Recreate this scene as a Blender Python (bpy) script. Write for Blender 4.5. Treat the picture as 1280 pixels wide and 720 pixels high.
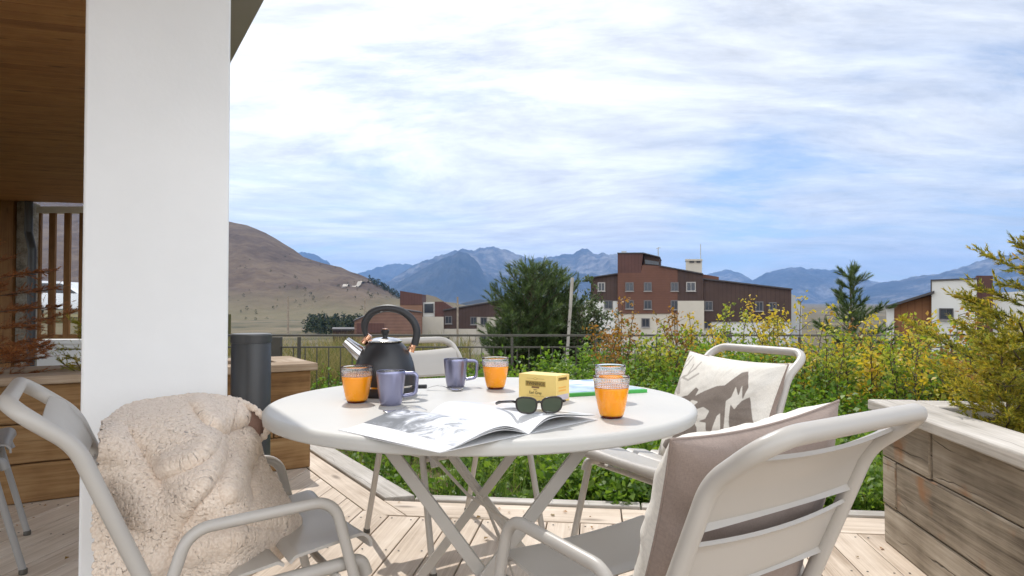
import bpy, math, random
import numpy as np
from mathutils import Vector, Matrix, noise as mnoise
from mathutils.geometry import tessellate_polygon

sc = bpy.context.scene
col = sc.collection
for o in list(bpy.data.objects):
    bpy.data.objects.remove(o)
random.seed(7)
RNG = np.random.default_rng(11)
rad = math.radians

# ------------------------------------------------------------------ camera
CAM_H, F, HOR = 1.02, 853.33, 378.0
PITCH = math.atan((HOR - 360.0) / F)
cam_d = bpy.data.cameras.new('camera')
cam = bpy.data.objects.new('camera', cam_d)
col.objects.link(cam)
cam.location = (0, 0, CAM_H)
cam.rotation_euler = (rad(90) + PITCH, 0, 0)
cam_d.sensor_width = 36
cam_d.lens = 24
cam_d.clip_start = 0.05
cam_d.clip_end = 60000
sc.camera = cam

def ray(px, py):
    x, y = (px - 640) / F, (360 - py) / F
    c, s = math.cos(PITCH), math.sin(PITCH)
    return Vector((x, c - y * s, s + y * c))

def at_y(px, py, Y):
    d = ray(px, py)
    return Vector((0, 0, CAM_H)) + d * (Y / d.y)

def at_z(px, py, z):
    d = ray(px, py)
    return Vector((0, 0, CAM_H)) + d * ((z - CAM_H) / d.z)

# ------------------------------------------------------------------ light
SUN_AZ, SUN_EL = rad(-17), rad(55)
SUN = Vector((math.sin(SUN_AZ) * math.cos(SUN_EL), math.cos(SUN_AZ) * math.cos(SUN_EL), math.sin(SUN_EL)))
sun_d = bpy.data.lights.new('sun', 'SUN')
sun_d.energy = 2.6
sun_d.angle = rad(0.55)
sun_d.color = (1.0, 0.965, 0.92)
sun = bpy.data.objects.new('sun', sun_d)
sun.rotation_euler = SUN.to_track_quat('Z', 'Y').to_euler()
col.objects.link(sun)

sc.view_settings.view_transform = 'Standard'
sc.view_settings.look = 'None'
sc.view_settings.exposure = 0.54
sc.view_settings.gamma = 1
sc.view_settings.use_curve_mapping = False
sc.render.engine = 'CYCLES'
sc.cycles.use_denoising = True
sc.cycles.max_bounces = 10
sc.cycles.transparent_max_bounces = 12
sc.cycles.caustics_reflective = False
sc.cycles.caustics_refractive = False
sc.cycles.sample_clamp_indirect = 6
sc.cycles.volume_bounces = 0

# ------------------------------------------------------------------ node helpers
def link(nt, a, b):
    nt.links.new(a, b)

def nd(nt, kind, ins=None, **props):
    n = nt.nodes.new('ShaderNode' + kind)
    for k, v in props.items():
        setattr(n, k, v)
    for k, v in (ins or {}).items():
        s = n.inputs[k]
        if isinstance(v, bpy.types.NodeSocket):
            nt.links.new(v, s)
        else:
            if isinstance(v, (tuple, list)) and len(v) == 3 and s.type == 'RGBA':
                v = (*v, 1)
            s.default_value = v
    return n

def mth(nt, op, a, b=0.0, c=None, clamp=False):
    n = nt.nodes.new('ShaderNodeMath')
    n.operation = op
    n.use_clamp = clamp
    for i, v in enumerate((a, b) if c is None else (a, b, c)):
        if isinstance(v, bpy.types.NodeSocket):
            nt.links.new(v, n.inputs[i])
        else:
            n.inputs[i].default_value = v
    return n.outputs[0]

def ramp(nt, fac, stops, interp='LINEAR'):
    n = nt.nodes.new('ShaderNodeValToRGB')
    n.color_ramp.interpolation = interp
    el = n.color_ramp.elements
    while len(el) < len(stops):
        el.new(0.5)
    for e, (p, c) in zip(el, stops):
        e.position = p
        e.color = (c, c, c, 1) if isinstance(c, (int, float)) else (*c, 1)
    nt.links.new(fac, n.inputs[0])
    return n.outputs[0]

def mixc(nt, fac, a, b, blend='MIX'):
    n = nt.nodes.new('ShaderNodeMix')
    n.data_type = 'RGBA'
    n.blend_type = blend
    for s, v in ((n.inputs[0], fac), (n.inputs[6], a), (n.inputs[7], b)):
        if isinstance(v, bpy.types.NodeSocket):
            nt.links.new(v, s)
        else:
            s.default_value = (*v, 1) if isinstance(v, (tuple, list)) else v
    return n.outputs[2]

# ------------------------------------------------------------------ world: clear sky with cirrus
wd = bpy.data.worlds.new('World')
sc.world = wd
wd.use_nodes = True
nt = wd.node_tree
nt.nodes.clear()
sky = nd(nt, 'TexSky', sky_type='NISHITA', sun_disc=False, sun_elevation=SUN_EL, sun_rotation=SUN_AZ,
         altitude=1800, air_density=1.0, dust_density=0.6, ozone_density=1.6)
tc = nd(nt, 'TexCoord')
dirv = nd(nt, 'VectorMath', {0: tc.outputs['Generated']}, operation='NORMALIZE').outputs[0]
sep = nd(nt, 'SeparateXYZ', {0: dirv})
den = mth(nt, 'ADD', mth(nt, 'MAXIMUM', sep.outputs[2], 0.0), 0.16)
px_ = mth(nt, 'DIVIDE', sep.outputs[0], den)
py_ = mth(nt, 'DIVIDE', sep.outputs[1], den)
cp = nd(nt, 'CombineXYZ', {0: px_, 1: py_, 2: 0.0}).outputs[0]
warp = nd(nt, 'TexNoise', {'Vector': cp, 'Scale': 0.7, 'Detail': 1.0, 'Roughness': 0.4})
wv = nd(nt, 'VectorMath', {0: warp.outputs['Color'], 1: (0.5, 0.5, 0.5)}, operation='SUBTRACT').outputs[0]
wv = nd(nt, 'VectorMath', {0: wv, 'Scale': 0.9}, operation='SCALE').outputs[0]
cpw = nd(nt, 'VectorMath', {0: cp, 1: wv}, operation='ADD').outputs[0]
mp = nd(nt, 'Mapping', {'Vector': cpw, 'Rotation': (0, 0, rad(58)), 'Scale': (0.75, 1.5, 1.0), 'Location': (3.1, 1.7, 0)})
n1 = nd(nt, 'TexNoise', {'Vector': mp.outputs[0], 'Scale': 1.3, 'Detail': 14.0, 'Roughness': 0.63, 'Distortion': 0.0})
mp2 = nd(nt, 'Mapping', {'Vector': cpw, 'Rotation': (0, 0, rad(62)), 'Scale': (0.9, 1.9, 1.0), 'Location': (9.1, 4.7, 0)})
n2 = nd(nt, 'TexNoise', {'Vector': mp2.outputs[0], 'Scale': 2.0, 'Detail': 14.0, 'Roughness': 0.68, 'Distortion': 0.0})
cov = mth(nt, 'ADD', mth(nt, 'MULTIPLY', n1.outputs[0], 0.75), mth(nt, 'MULTIPLY', n2.outputs[0], 0.33))

def blob(px, py, k, amp):
    d = ray(px, py).normalized()
    dt = nd(nt, 'VectorMath', {0: dirv, 1: d}, operation='DOT_PRODUCT').outputs['Value']
    e = mth(nt, 'EXPONENT', mth(nt, 'MULTIPLY', mth(nt, 'SUBTRACT', dt, 1.0), k))
    return mth(nt, 'MULTIPLY', e, amp)
mp3 = nd(nt, 'Mapping', {'Vector': cpw, 'Rotation': (0, 0, rad(-6)), 'Scale': (0.5, 1.7, 1.0), 'Location': (2.3, 8.7, 0)})
n3 = nd(nt, 'TexNoise', {'Vector': mp3.outputs[0], 'Scale': 1.5, 'Detail': 10.0, 'Roughness': 0.62, 'Distortion': 0.0})
cov = mth(nt, 'ADD', cov, mth(nt, 'MULTIPLY', mth(nt, 'SUBTRACT', n3.outputs[0], 0.5), 0.22))
for b in ((905, 225, 190, -0.13), (1010, 190, 120, -0.07), (1130, 150, 60, -0.03), (1010, 300, 200, 0.05), (1180, 250, 120, 0.03), (560, 292, 320, -0.06),
          (360, 300, 150, -0.10), (470, 120, 220, -0.04), (560, 190, 200, -0.03),
          (380, 0, 16, 0.14), (700, 268, 320, 0.05), (790, 232, 260, 0.09), (860, 180, 240, 0.10), (930, 115, 200, 0.08), (1000, 50, 160, 0.05), (640, 235, 90, 0.07), (760, 120, 60, 0.06), (960, 60, 70, 0.04), (1150, 60, 60, 0.03), (0, 200, 3, 0.05)):
    cov = mth(nt, 'ADD', cov, blob(*b))
cfac = ramp(nt, cov, [(0.36, 0.10), (0.45, 0.38), (0.54, 0.72), (0.66, 0.95), (0.80, 1.0)])
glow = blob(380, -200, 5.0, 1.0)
# unseen sky behind the camera, clouded over and brightened as added fill for shaded faces
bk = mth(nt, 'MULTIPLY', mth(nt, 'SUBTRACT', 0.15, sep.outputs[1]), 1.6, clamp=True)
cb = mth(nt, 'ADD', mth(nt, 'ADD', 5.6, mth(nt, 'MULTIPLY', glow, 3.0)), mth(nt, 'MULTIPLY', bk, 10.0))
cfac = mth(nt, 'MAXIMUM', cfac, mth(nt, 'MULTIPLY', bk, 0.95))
shade = ramp(nt, n2.outputs[0], [(0.34, 0.74), (0.64, 1.14)])
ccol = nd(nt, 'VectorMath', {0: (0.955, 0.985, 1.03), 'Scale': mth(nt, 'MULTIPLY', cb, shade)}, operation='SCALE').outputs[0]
skyc = nd(nt, 'VectorMath', {0: sky.outputs[0], 1: (0.80, 0.83, 0.87)}, operation='MULTIPLY').outputs[0]
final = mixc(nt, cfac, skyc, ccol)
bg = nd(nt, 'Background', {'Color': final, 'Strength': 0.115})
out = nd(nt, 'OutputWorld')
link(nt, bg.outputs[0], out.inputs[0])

# ------------------------------------------------------------------ materials
def new_mat(name):
    m = bpy.data.materials.new(name)
    m.use_nodes = True
    m.node_tree.nodes.clear()
    n = m.node_tree
    o = n.nodes.new('ShaderNodeOutputMaterial')
    return m, n, o

def bump(nt, h, strength=0.3, dist=0.002):
    return nd(nt, 'Bump', {'Height': h, 'Strength': strength, 'Distance': dist}).outputs[0]

def paint(name, base, rough=0.45, metallic=0.0, var=0.06, scale=6.0, bscale=180.0, bstr=0.05, spec=0.5, coat=0.0):
    m, n, o = new_mat(name)
    co = nd(n, 'TexCoord').outputs['Object']
    no = nd(n, 'TexNoise', {'Vector': co, 'Scale': scale, 'Detail': 5.0, 'Roughness': 0.6})
    lo = tuple(c * (1 - var) for c in base)
    hi = tuple(min(1, c * (1 + var)) for c in base)
    c = ramp(n, no.outputs[0], [(0.3, lo), (0.7, hi)])
    fine = nd(n, 'TexNoise', {'Vector': co, 'Scale': bscale, 'Detail': 2.0})
    r = ramp(n, no.outputs[0], [(0.3, max(0, rough - 0.06)), (0.7, min(1, rough + 0.06))])
    b = nd(n, 'BsdfPrincipled', {'Base Color': c, 'Roughness': r, 'Metallic': metallic, 'Specular IOR Level': spec,
                                 'Coat Weight': coat, 'Normal': bump(n, fine.outputs[0], bstr, 0.001)})
    link(n, b.outputs[0], o.inputs[0])
    return m

def wood(name, cols, grain=26.0, rough=0.75, knots=True, crack=0.0, stain=None, bstr=0.35, island=0.5):
    m, n, o = new_mat(name)
    at = nd(n, 'Attribute', attribute_name='gco').outputs['Vector']
    rnd = nd(n, 'NewGeometry').outputs['Random Per Island']
    off = nd(n, 'CombineXYZ', {0: mth(n, 'MULTIPLY', rnd, 37.0), 1: mth(n, 'MULTIPLY', rnd, 11.0), 2: mth(n, 'MULTIPLY', rnd, 5.0)}).outputs[0]
    p = nd(n, 'VectorMath', {0: at, 1: off}, operation='ADD').outputs[0]
    st = nd(n, 'Mapping', {'Vector': p, 'Scale': (0.9, grain, grain)}).outputs[0]
    st2 = nd(n, 'Mapping', {'Vector': p, 'Scale': (2.5, grain * 5, grain * 5)}).outputs[0]
    big = nd(n, 'TexNoise', {'Vector': st, 'Scale': 1.0, 'Detail': 6.0, 'Roughness': 0.62, 'Distortion': 0.9})
    fine = nd(n, 'TexNoise', {'Vector': st2, 'Scale': 1.0, 'Detail': 6.0, 'Roughness': 0.7})
    blot = nd(n, 'TexNoise', {'Vector': p, 'Scale': 3.2, 'Detail': 4.0, 'Roughness': 0.55})
    g = mth(n, 'ADD', mth(n, 'MULTIPLY', big.outputs[0], 0.52), mth(n, 'MULTIPLY', fine.outputs[0], 0.48))
    g = mth(n, 'ADD', g, mth(n, 'MULTIPLY', mth(n, 'SUBTRACT', rnd, 0.5), island * 0.25))
    g = mth(n, 'ADD', g, mth(n, 'MULTIPLY', mth(n, 'SUBTRACT', blot.outputs[0], 0.5), 0.45))
    c = ramp(n, g, [(0.30, cols[0]), (0.48, cols[1]), (0.68, cols[2])])
    h = g
    if knots:
        kp = nd(n, 'Mapping', {'Vector': p, 'Scale': (2.2, 7.0, 7.0)}).outputs[0]
        v = nd(n, 'TexVoronoi', {'Vector': kp, 'Scale': 1.0, 'Randomness': 1.0})
        k = ramp(n, v.outputs['Distance'], [(0.05, 1.0), (0.17, 0.0)])
        c = mixc(n, mth(n, 'MULTIPLY', k, 0.75), c, tuple(x * 0.45 for x in cols[0]))
    if stain:
        sn = nd(n, 'TexNoise', {'Vector': p, 'Scale': 5.0, 'Detail': 3.0, 'Roughness': 0.5})
        c = mixc(n, ramp(n, sn.outputs[0], [(0.60, 0.0), (0.72, 0.8)]), c, stain)
    if crack:
        cn = nd(n, 'TexNoise', {'Vector': nd(n, 'Mapping', {'Vector': p, 'Scale': (1.6, 5.0, 5.0)}).outputs[0], 'Scale': 1.0, 'Detail': 4.0})
        sp3 = nd(n, 'SeparateXYZ', {0: p})
        yy = mth(n, 'ADD', mth(n, 'MULTIPLY', mth(n, 'ADD', sp3.outputs[1], sp3.outputs[2]), 7.0), mth(n, 'MULTIPLY', cn.outputs[0], 1.3))
        a = mth(n, 'ABSOLUTE', mth(n, 'SUBTRACT', mth(n, 'FRACT', yy), 0.5))
        ck = ramp(n, a, [(0.0, 1.0), (0.022, 0.0)])
        mask = ramp(n, blot.outputs[0], [(0.45, 0.0), (0.6, 1.0)])
        ck = mth(n, 'MULTIPLY', mth(n, 'MULTIPLY', ck, mask), crack)
        c = mixc(n, ck, c, (0.03, 0.022, 0.015))
        h = mth(n, 'SUBTRACT', h, ck)
    b = nd(n, 'BsdfPrincipled', {'Base Color': c, 'Roughness': rough, 'Specular IOR Level': 0.25, 'Normal': bump(n, h, bstr, 0.004)})
    link(n, b.outputs[0], o.inputs[0])
    return m

def leafmat(name, stops, trans=0.35, rough=0.5, tint=(1.0, 1.0, 0.6), spec=0.35):
    """stops: list of (pos, colour) chosen per leaf"""
    m, n, o = new_mat(name)
    geo = nd(n, 'NewGeometry')
    co = nd(n, 'TexCoord').outputs['Object']
    no = nd(n, 'TexNoise', {'Vector': co, 'Scale': 3.0, 'Detail': 2.0})
    f = mth(n, 'ADD', mth(n, 'MULTIPLY', geo.outputs['Random Per Island'], 0.6), mth(n, 'MULTIPLY', mth(n, 'SUBTRACT', no.outputs[0], 0.3), 1.0), clamp=True)
    c = ramp(n, f, stops)
    b = nd(n, 'BsdfPrincipled', {'Base Color': c, 'Roughness': rough, 'Specular IOR Level': spec})
    tcol = mixc(n, 1.0, c, tint, 'MULTIPLY')
    tcol = mixc(n, 1.0, tcol, (1.6, 1.6, 1.6), 'MULTIPLY')
    t = nd(n, 'BsdfTranslucent', {'Color': tcol})
    mx = nd(n, 'MixShader', {0: trans, 1: b.outputs[0], 2: t.outputs[0]})
    link(n, mx.outputs[0], o.inputs[0])
    return m

def ground_mat(name, a, b_, c_, s1=0.8, s2=14.0, bs=0.6, bd=0.03):
    m, n, o = new_mat(name)
    co = nd(n, 'TexCoord').outputs['Object']
    n1 = nd(n, 'TexNoise', {'Vector': co, 'Scale': s1, 'Detail': 8.0, 'Roughness': 0.6})
    n2 = nd(n, 'TexNoise', {'Vector': co, 'Scale': s2, 'Detail': 6.0, 'Roughness': 0.65})
    f = mth(n, 'ADD', mth(n, 'MULTIPLY', n1.outputs[0], 0.6), mth(n, 'MULTIPLY', n2.outputs[0], 0.4))
    c = ramp(n, f, [(0.36, a), (0.5, b_), (0.64, c_)])
    b = nd(n, 'BsdfPrincipled', {'Base Color': c, 'Roughness': 0.95, 'Specular IOR Level': 0.1, 'Normal': bump(n, n2.outputs[0], bs, bd)})
    link(n, b.outputs[0], o.inputs[0])
    return m

def glass_mat(name, colr=(1, 1, 1), rough=0.0, ior=1.45, bump_dots=False):
    m, n, o = new_mat(name)
    ins = {'Base Color': colr, 'Roughness': rough, 'Transmission Weight': 1.0, 'IOR': ior}
    b = nd(n, 'BsdfPrincipled', ins)
    if bump_dots:
        at = nd(n, 'Attribute', attribute_name='gco').outputs['Vector']
        mp = nd(n, 'Mapping', {'Vector': at, 'Scale': (60.0, 260.0, 0.0)}).outputs[0]
        v = nd(n, 'TexVoronoi', {'Vector': mp, 'Scale': 1.0, 'Randomness': 0.15}, voronoi_dimensions='2D')
        h = ramp(n, v.outputs['Distance'], [(0.1, 1.0), (0.45, 0.0)])
        sy = nd(n, 'SeparateXYZ', {0: at}).outputs[1]
        band = ramp(n, sy, [(0.066, 0.0), (0.0665, 1.0), (0.089, 1.0), (0.0895, 0.0)])
        link(n, bump(n, mth(n, 'MULTIPLY', h, band), 0.8, 0.0012), b.inputs['Normal'])
    link(n, b.outputs[0], o.inputs[0])
    return m

def fabric(name, base, print_col=None, rough=0.95, weave=900.0):
    m, n, o = new_mat(name)
    co = nd(n, 'Attribute', attribute_name='gco').outputs['Vector']
    w1 = nd(n, 'TexNoise', {'Vector': nd(n, 'Mapping', {'Vector': co, 'Scale': (weave, weave * 0.15, 1)}).outputs[0], 'Scale': 1.0, 'Detail': 2.0})
    w2 = nd(n, 'TexNoise', {'Vector': nd(n, 'Mapping', {'Vector': co, 'Scale': (weave * 0.15, weave, 1)}).outputs[0], 'Scale': 1.0, 'Detail': 2.0})
    w = mth(n, 'ADD', mth(n, 'MULTIPLY', w1.outputs[0], 0.5), mth(n, 'MULTIPLY', w2.outputs[0], 0.5))
    c = ramp(n, w, [(0.35, tuple(x * 0.86 for x in base)), (0.65, tuple(min(1, x * 1.08) for x in base))])
    if print_col:
        k = nd(n, 'Attribute', attribute_name='ink').outputs['Fac']
        k = ramp(n, k, [(0.22, 0.0), (0.72, 1.0)])
        pc = ramp(n, w, [(0.35, tuple(x * 0.8 for x in print_col)), (0.65, tuple(x * 1.15 for x in print_col))])
        c = mixc(n, k, c, pc)
    b = nd(n, 'BsdfPrincipled', {'Base Color': c, 'Roughness': rough, 'Specular IOR Level': 0.1, 'Sheen Weight': 0.15, 'Normal': bump(n, w, 0.35, 0.001)})
    link(n, b.outputs[0], o.inputs[0])
    return m

M = {}
M['white_plaster'] = paint('white_plaster', (0.84, 0.84, 0.83), 0.8, var=0.045, scale=1.6, bscale=70, bstr=0.4, spec=0.2)
M['grey_soffit'] = paint('grey_soffit', (0.42, 0.42, 0.41), 0.8, var=0.04, scale=3.0, spec=0.2)
M['clay_metal'] = paint('clay_metal', (0.44, 0.41, 0.37), 0.38, var=0.025, scale=5.0, bscale=500, bstr=0.05)
M['table_metal'] = paint('table_metal', (0.52, 0.505, 0.47), 0.45, var=0.02, scale=4.0, bscale=600, bstr=0.05)
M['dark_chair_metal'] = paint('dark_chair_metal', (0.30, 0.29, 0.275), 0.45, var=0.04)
M['zinc_grey'] = paint('zinc_grey', (0.062, 0.062, 0.062), 0.42, metallic=0.3, var=0.12, scale=4.0, bscale=60, bstr=0.06)
M['rail_metal'] = paint('rail_metal', (0.070, 0.062, 0.050), 0.5, var=0.15)
M['kettle_black'] = paint('kettle_black', (0.022, 0.022, 0.024), 0.36, var=0.1, bscale=700, bstr=0.06)
M['handle_black'] = paint('handle_black', (0.018, 0.018, 0.02), 0.5, var=0.1)
M['steel'] = paint('steel', (0.62, 0.61, 0.60), 0.16, metallic=1.0, var=0.04)
M['copper'] = paint('copper', (0.72, 0.40, 0.26), 0.2, metallic=1.0, var=0.04)
M['lilac_metal'] = paint('lilac_metal', (0.275, 0.28, 0.41), 0.33, metallic=0.8, var=0.03, scale=20, coat=0.3)
M['juice'] = paint('juice', (0.93, 0.345, 0.005), 0.25, var=0.03, scale=30, coat=0.5)
_jb = [q for q in M['juice'].node_tree.nodes if q.type == 'BSDF_PRINCIPLED'][0]
_jb.inputs['Subsurface Weight'].default_value = 0.5
_jb.inputs['Subsurface Radius'].default_value = (1.0, 0.55, 0.12)
_jb.inputs['Subsurface Scale'].default_value = 0.02
M['glass'] = glass_mat('glass', bump_dots=True)
M['card_yellow'] = paint('card_yellow', (0.80, 0.60, 0.20), 0.5, var=0.04, scale=12)
M['card_gold'] = paint('card_gold', (0.36, 0.24, 0.05), 0.4, var=0.08)
M['card_orange'] = paint('card_orange', (0.80, 0.42, 0.08), 0.5, var=0.05)
M['card_lilac'] = paint('card_lilac', (0.55, 0.52, 0.58), 0.5, var=0.05)
M['ink'] = paint('ink', (0.06, 0.045, 0.02), 0.6)
M['brown_print'] = paint('brown_print', (0.22, 0.12, 0.05), 0.6)
M['paper'] = paint('paper', (0.70, 0.70, 0.70), 0.5, var=0.02)
M['cover_green'] = paint('cover_green', (0.05, 0.36, 0.06), 0.4, var=0.1)
M['tortoise'] = paint('tortoise', (0.025, 0.02, 0.017), 0.2, var=0.5, scale=60)
M['cushion'] = fabric('cushion_linen', (0.74, 0.70, 0.63), (0.235, 0.195, 0.165))
M['cushion_back'] = fabric('cushion_taupe', (0.285, 0.222, 0.188))
M['suede'] = fabric('suede', (0.23, 0.14, 0.105))
M['pine_deck'] = wood('pine_deck', [(0.36, 0.275, 0.20), (0.55, 0.45, 0.35), (0.70, 0.60, 0.49)], grain=22, rough=0.7, island=0.5, bstr=0.3)
M['old_sleeper'] = wood('old_sleeper', [(0.085, 0.065, 0.045), (0.25, 0.205, 0.152), (0.42, 0.36, 0.285)], grain=16, rough=0.85, crack=1.0, stain=(0.26, 0.13, 0.06), bstr=0.5)
M['sleeper_cap'] = wood('sleeper_cap', [(0.26, 0.235, 0.20), (0.42, 0.385, 0.34), (0.56, 0.52, 0.47)], grain=18, rough=0.85, crack=0.8, bstr=0.5, knots=False)
M['warm_sleeper'] = wood('warm_sleeper', [(0.11, 0.055, 0.02), (0.245, 0.135, 0.055), (0.38, 0.24, 0.115)], grain=13, rough=0.8, crack=1.0, bstr=0.5)
M['tan_cap'] = wood('tan_cap', [(0.17, 0.11, 0.065), (0.33, 0.24, 0.16), (0.50, 0.40, 0.30)], grain=18, rough=0.85, crack=0.8, bstr=0.5, knots=False)
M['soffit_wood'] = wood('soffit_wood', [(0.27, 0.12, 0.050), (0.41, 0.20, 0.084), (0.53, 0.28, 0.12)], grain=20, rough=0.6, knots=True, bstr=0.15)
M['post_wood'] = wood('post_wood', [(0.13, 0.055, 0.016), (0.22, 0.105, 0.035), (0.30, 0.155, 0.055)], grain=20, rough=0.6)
M['plain_timber'] = wood('plain_timber', [(0.13, 0.10, 0.075), (0.22, 0.18, 0.14), (0.33, 0.28, 0.22)], grain=20, rough=0.85)
M['bark'] = wood('bark', [(0.04, 0.028, 0.018), (0.09, 0.065, 0.045), (0.16, 0.12, 0.085)], grain=30, rough=0.9, knots=False)
M['stone'] = ground_mat('rough_stone', (0.12, 0.11, 0.09), (0.30, 0.27, 0.22), (0.46, 0.43, 0.37), 6.0, 40.0, 0.8, 0.02)
M['soil'] = ground_mat('soil', (0.045, 0.032, 0.02), (0.11, 0.08, 0.05), (0.19, 0.145, 0.09), 3.0, 30.0, 0.9, 0.03)
M['garden'] = ground_mat('garden_ground', (0.05, 0.07, 0.02), (0.13, 0.11, 0.055), (0.22, 0.17, 0.10), 0.9, 22.0, 0.9, 0.03)

# ------------------------------------------------------------------ mesh helpers
def nrm(v):
    return Vector(v).normalized()

def fillet(pts, rs, seg=7):
    pts = [Vector(p) for p in pts]
    if isinstance(rs, (int, float)):
        rs = [rs] * len(pts)
    outp = [pts[0]]
    for i in range(1, len(pts) - 1):
        a, b, c = pts[i - 1], pts[i], pts[i + 1]
        u, v = (a - b).normalized(), (c - b).normalized()
        ang = u.angle(v)
        r = rs[i]
        if r <= 0 or ang > math.pi - 0.01:
            outp.append(b)
            continue
        t = min(r / math.tan(ang / 2), (a - b).length * 0.49, (c - b).length * 0.49)
        r = t * math.tan(ang / 2)
        bis = (u + v).normalized()
        ctr = b + bis * (r / math.sin(ang / 2))
        s = (b + u * t) - ctr
        e = (b + v * t) - ctr
        tot = s.angle(e)
        ax = s.cross(e).normalized()
        for k in range(seg + 1):
            outp.append(ctr + Matrix.Rotation(tot * k / seg, 3, ax) @ s)
    outp.append(pts[-1])
    return outp

class MB:
    def __init__(self):
        self.v, self.f, self.g = [], [], []

    def add(self, verts, faces, g=None):
        n = len(self.v)
        self.v += [tuple(x) for x in verts]
        self.g += [tuple(x) for x in (g if g is not None else verts)]
        self.f += [tuple(i + n for i in fc) for fc in faces]
        return self

    def hexa(self, p8, g8=None):
        """bottom 4 (ccw from above), top 4"""
        return self.add(p8, [(3, 2, 1, 0), (4, 5, 6, 7), (0, 1, 5, 4), (1, 2, 6, 5), (2, 3, 7, 6), (3, 0, 4, 7)], g8)

    def box(self, lo, hi, mtx=None, grain=0):
        (x0, y0, z0), (x1, y1, z1) = lo, hi
        p = [Vector(q) for q in ((x0, y0, z0), (x1, y0, z0), (x1, y1, z0), (x0, y1, z0), (x0, y0, z1), (x1, y0, z1), (x1, y1, z1), (x0, y1, z1))]
        order = [(0, 1, 2), (1, 0, 2), (2, 0, 1)][grain]
        off = random.uniform(0, 20)
        g = [(q[order[0]] + off, q[order[1]] + off * .3, q[order[2]] - off) for q in p]
        if mtx is not None:
            p = [mtx @ q for q in p]
        return self.hexa(p, g)

    def beam(self, a, b, w, h, up=(0, 0, 1), shrink=0):
        a, b = Vector(a), Vector(b)
        d = (b - a).normalized()
        s = d.cross(Vector(up))
        if s.length < 1e-4:
            s = d.cross(Vector((1, 0, 0)))
        s.normalize()
        t = s.cross(d).normalized()
        L = (b - a).length
        m = Matrix((d, s, t)).transposed().to_4x4()
        m.translation = a
        return self.box((0, -w / 2, -h / 2), (L, w / 2, h / 2), m, 0)

    def tube(self, path, r, n=12, caps=True, flat=None):
        path = [Vector(p) for p in path]
        if not isinstance(r, (list, tuple)):
            r = [r] * len(path)
        base = len(self.v)
        t0 = (path[1] - path[0]).normalized()
        ref = Vector((0, 0, 1)) if abs(t0.z) < 0.9 else Vector((1, 0, 0))
        nx = t0.cross(ref).normalized()
        L = 0.0
        vs, gs = [], []
        off = random.uniform(0, 9)
        for i, p in enumerate(path):
            t = (path[min(i + 1, len(path) - 1)] - path[max(i - 1, 0)])
            t = t.normalized() if t.length > 1e-9 else t0
            nx = (nx - t * nx.dot(t)).normalized()
            ny = t.cross(nx)
            if i:
                L += (p - path[i - 1]).length
            for k in range(n):
                a = 2 * math.pi * k / n
                vs.append(p + (nx * math.cos(a) + ny * math.sin(a)) * r[i])
                gs.append((L + off, math.cos(a) * r[i], math.sin(a) * r[i]))
        fs = []
        for i in range(len(path) - 1):
            for k in range(n):
                k2 = (k + 1) % n
                fs.append((i * n + k, i * n + k2, (i + 1) * n + k2, (i + 1) * n + k))
        if caps:
            fs.append(tuple(reversed(range(n))))
            fs.append(tuple(range((len(path) - 1) * n, len(path) * n)))
        return self.add(vs, fs, gs)

    def lathe(self, prof, n=40, c=(0, 0, 0), cap0=False, cap1=False):
        vs, gs = [], []
        for r, z in prof:
            for k in range(n):
                a = 2 * math.pi * k / n
                vs.append((c[0] + r * math.cos(a), c[1] + r * math.sin(a), c[2] + z))
                gs.append((k / n, z, 0))
        fs = []
        for i in range(len(prof) - 1):
            for k in range(n):
                k2 = (k + 1) % n
                fs.append((i * n + k, i * n + k2, (i + 1) * n + k2, (i + 1) * n + k))
        if cap0:
            fs.append(tuple(reversed(range(n))))
        if cap1:
            fs.append(tuple(range((len(prof) - 1) * n, len(prof) * n)))
        return self.add(vs, fs, gs)

    def prism(self, poly, axis_a, axis_b, origin, ext):
        """poly in 2d (a,b) extruded by vector ext"""
        A, B, O, E = Vector(axis_a), Vector(axis_b), Vector(origin), Vector(ext)
        n = len(poly)
        lo = [O + A * a + B * b for a, b in poly]
        vs = lo + [p + E for p in lo]
        gs = [(a, b, 0) for a, b in poly] + [(a, b, 0.1) for a, b in poly]
        fs = []
        tri = tessellate_polygon([[Vector((a, b, 0)) for a, b in poly]])
        nE = A.cross(B).dot(E) > 0
        for t in tri:
            fs.append(tuple(reversed(t)) if nE else tuple(t))
            fs.append(tuple(i + n for i in t) if nE else tuple(i + n for i in reversed(t)))
        for i in range(n):
            j = (i + 1) % n
            fs.append((i, j, j + n, i + n) if nE else (j, i, i + n, j + n))
        return self.add(vs, fs, gs)

    def grid(self, P, g=None, closed=False):
        P = np.asarray(P, float)
        a, b = P.shape[:2]
        vs = P.reshape(-1, 3).tolist()
        gs = None if g is None else np.asarray(g, float).reshape(-1, 3).tolist()
        fs = [(i * b + j, i * b + j + 1, (i + 1) * b + j + 1, (i + 1) * b + j) for i in range(a - 1) for j in range(b - 1)]
        return self.add(vs, fs, gs)

    def build(self, name, mat, parent=None, smooth=30, bevel=0.0, bseg=2, fix=False, origin=None):
        me = bpy.data.meshes.new(name)
        vs = self.v
        if origin is not None:
            ox = Vector(origin)
            vs = [tuple(Vector(q) - ox) for q in vs]
        me.from_pydata(vs, [], self.f)
        at = me.attributes.new('gco', 'FLOAT_VECTOR', 'POINT')
        at.data.foreach_set('vector', np.asarray(self.g, np.float32).ravel())
        if fix:
            import bmesh
            bm = bmesh.new()
            bm.from_mesh(me)
            bmesh.ops.recalc_face_normals(bm, faces=bm.faces)
            bm.to_mesh(me)
            bm.free()
        if smooth:
            me.polygons.foreach_set('use_smooth', [True] * len(me.polygons))
            me.set_sharp_from_angle(angle=rad(smooth))
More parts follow.
